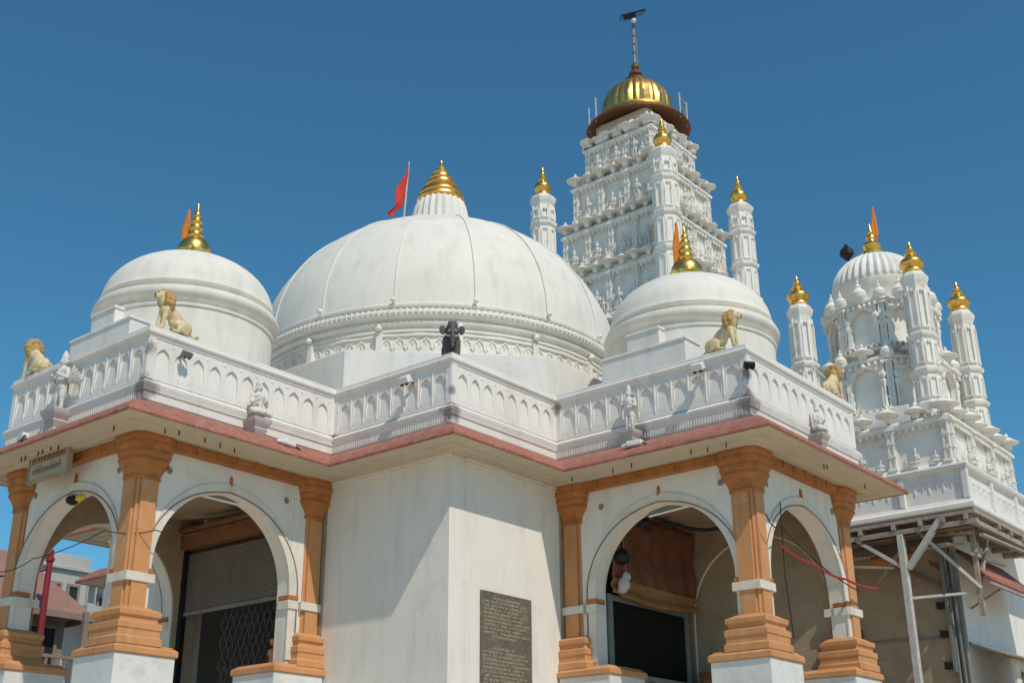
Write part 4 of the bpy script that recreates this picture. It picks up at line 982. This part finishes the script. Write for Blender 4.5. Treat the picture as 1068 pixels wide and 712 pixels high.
b = MB(); b.tube([(SX - 1.55, SY + 1.1, 11.4), (SX - .9, SY + .95, 11.1)], .022, 6)
tag(part('white_rod', b, M['tube']), 'thin white rod between the left shrine turret and its tower', 'rod')
t = thing('loudspeaker', 'black loudspeaker beside the gold finial of the ribbed shrine dome', 'speaker', (SX - .52, SY + .42, 14.3))
b = MB(); b.lathe([(.05, -.12), (.17, 0), (.15, .12), (.06, .2), (.03, .28)], 10); b.tube([(0, 0, -.1), (.1, -.1, -.4)], .02); part('horn', b, M['black'], t)

# ================================================================== beyond the left porch
t = thing('red_pole', 'tall red painted pole with a short arm beyond the left arch', 'pole', (-1.15, 12, 0))
b = MB(); b.tube([(0, 0, 0), (0, 0, 8.5)], [.10, .075], 10); b.lathe([(.08, 8.2), (.11, 8.22), (.11, 8.3), (.08, 8.32)], 10); part('shaft', b, M['redpole'], t)
b = MB(); b.tube([(0, 0, 8.3), (-.32, .1, 8.42)], .035, 6); b.ball((-.36, .1, 8.42), (.08, .05, .04)); part('arm', b, M['redpole'], t)
cable('overhead_wire', [(-1.2, 12, 8.0), (-3.2, 11, 7.4)], .02, M['cable'], 'dark wire running left from the red pole', .05)
def house(name, label, cat, x0, x1, y0, y1, zt, wallm, roof, balcony=False, wins=()):
    t = thing(name, label, cat, (0, 0, 0))
    b = MB(); b.box(x0, x1, y0, y1, 0, zt); part('wall', b, wallm, t, .02)
    if roof:
        ov = .5; xa, xb, ya, yb = x0 - ov, x1 + ov, y0 - ov, y1 + ov; ym = (ya + yb) / 2; rz = zt + roof
        b = MB(); b.add([(xa, ya, zt), (xb, ya, zt), (xb, yb, zt), (xa, yb, zt), (xa + .8, ym, rz), (xb - .8, ym, rz)], [(0, 1, 5, 4), (1, 2, 5), (2, 3, 4, 5), (3, 0, 4), (3, 2, 1, 0)])
        o = part('roof', b, M['roofred'], t)
        b = MB(); b.sweep([(xa, ya), (xb, ya), (xb, yb), (xa, yb)], [(-.02, zt - .14), (.03, zt - .14), (.03, zt + .02), (-.02, zt + .02)]); part('fascia', b, M['housewall'], o)
    else:
        b = MB(); b.sweep([(x0, y0), (x1, y0), (x1, y1), (x0, y1)], [(-.1, zt), (.12, zt), (.12, zt + .12), (.02, zt + .12), (.02, zt + .5), (-.1, zt + .5)]); part('roof_parapet', b, wallm, t, .02)
    for (wx, wz, ww, wh) in wins:
        b = MB(); b.ring(wx - ww / 2 - .08, wx + ww / 2 + .08, wz - .08, wz + wh + .08, .08, y0 - .06, y0 + .02); f_ = part('window', b, M['housewall'], t)
        b = MB(); b.box(wx - ww / 2, wx + ww / 2, y0 - .012, y0 + .02, wz, wz + wh); part('pane', b, M['window'], f_)
    if balcony:
        zb = 4.9
        b = MB(); b.box(x0, x1 + .1, y0 - 1.0, y0, zb, zb + .16); bal = part('balcony', b, M['housewall'], t, .01)
        b = MB(); n = 26
        b.box(x0, x1 + .1, y0 - 1.0, y0 - .94, zb + .95, zb + 1.03)
        for i in range(n + 1): x = x0 + (x1 - x0) * i / n; b.box(x - .035, x + .035, y0 - .99, y0 - .95, zb + .16, zb + .95)
        part('railing', b, M['housewall'], bal)
        for x in (x0 + .1, (x0 + x1) / 2, x1): b = MB(); b.box(x - .07, x + .07, y0 - .98, y0 - .84, 0, zt); part('post', b, M['housewall'], t, .01)
    return t
house('tiled_house', 'old house with pink tiled hip roof and a slatted balcony behind the red pole', 'house', -6.5, -.15, 12.6, 17, 7.05, M['housewall'], 1.9, True, ((-5.2, 5.35, 1.1, 1.35), (-3.4, 5.35, 1.1, 1.35), (-2.0, 5.35, .85, 1.35), (-.85, 5.35, .85, 1.35), (-2.3, 2.0, 1.1, 1.6), (-.8, 2.0, 1.0, 1.6)))
house('white_house', 'white flat roofed block rising above the tiled house', 'house', 3.3, 4.9, 20, 25, 9.9, M['housewhite'], 0, False, ((3.75, 8.8, .3, .6), (4.4, 8.8, .3, .6)))
t = house('far_house', 'pale house with a red tiled roof seen beside the left corner pillar', 'house', 5.5, 12, 21, 27, 10.0, M['housewhite'], .7, False, ((6.4, 8.3, .8, 1.1), (7.8, 8.3, .8, 1.1)))
b = MB()
for i in range(12): b.box(4.0 + i * .3, 4.04 + i * .3, 18.5, 18.55, 8.6, 9.3)
b.box(4, 7.5, 18.5, 18.55, 9.3, 9.35); b.box(4, 7.5, 18.4, 21, 8.3, 8.6); part('balcony', b, M['housewhite'], t)
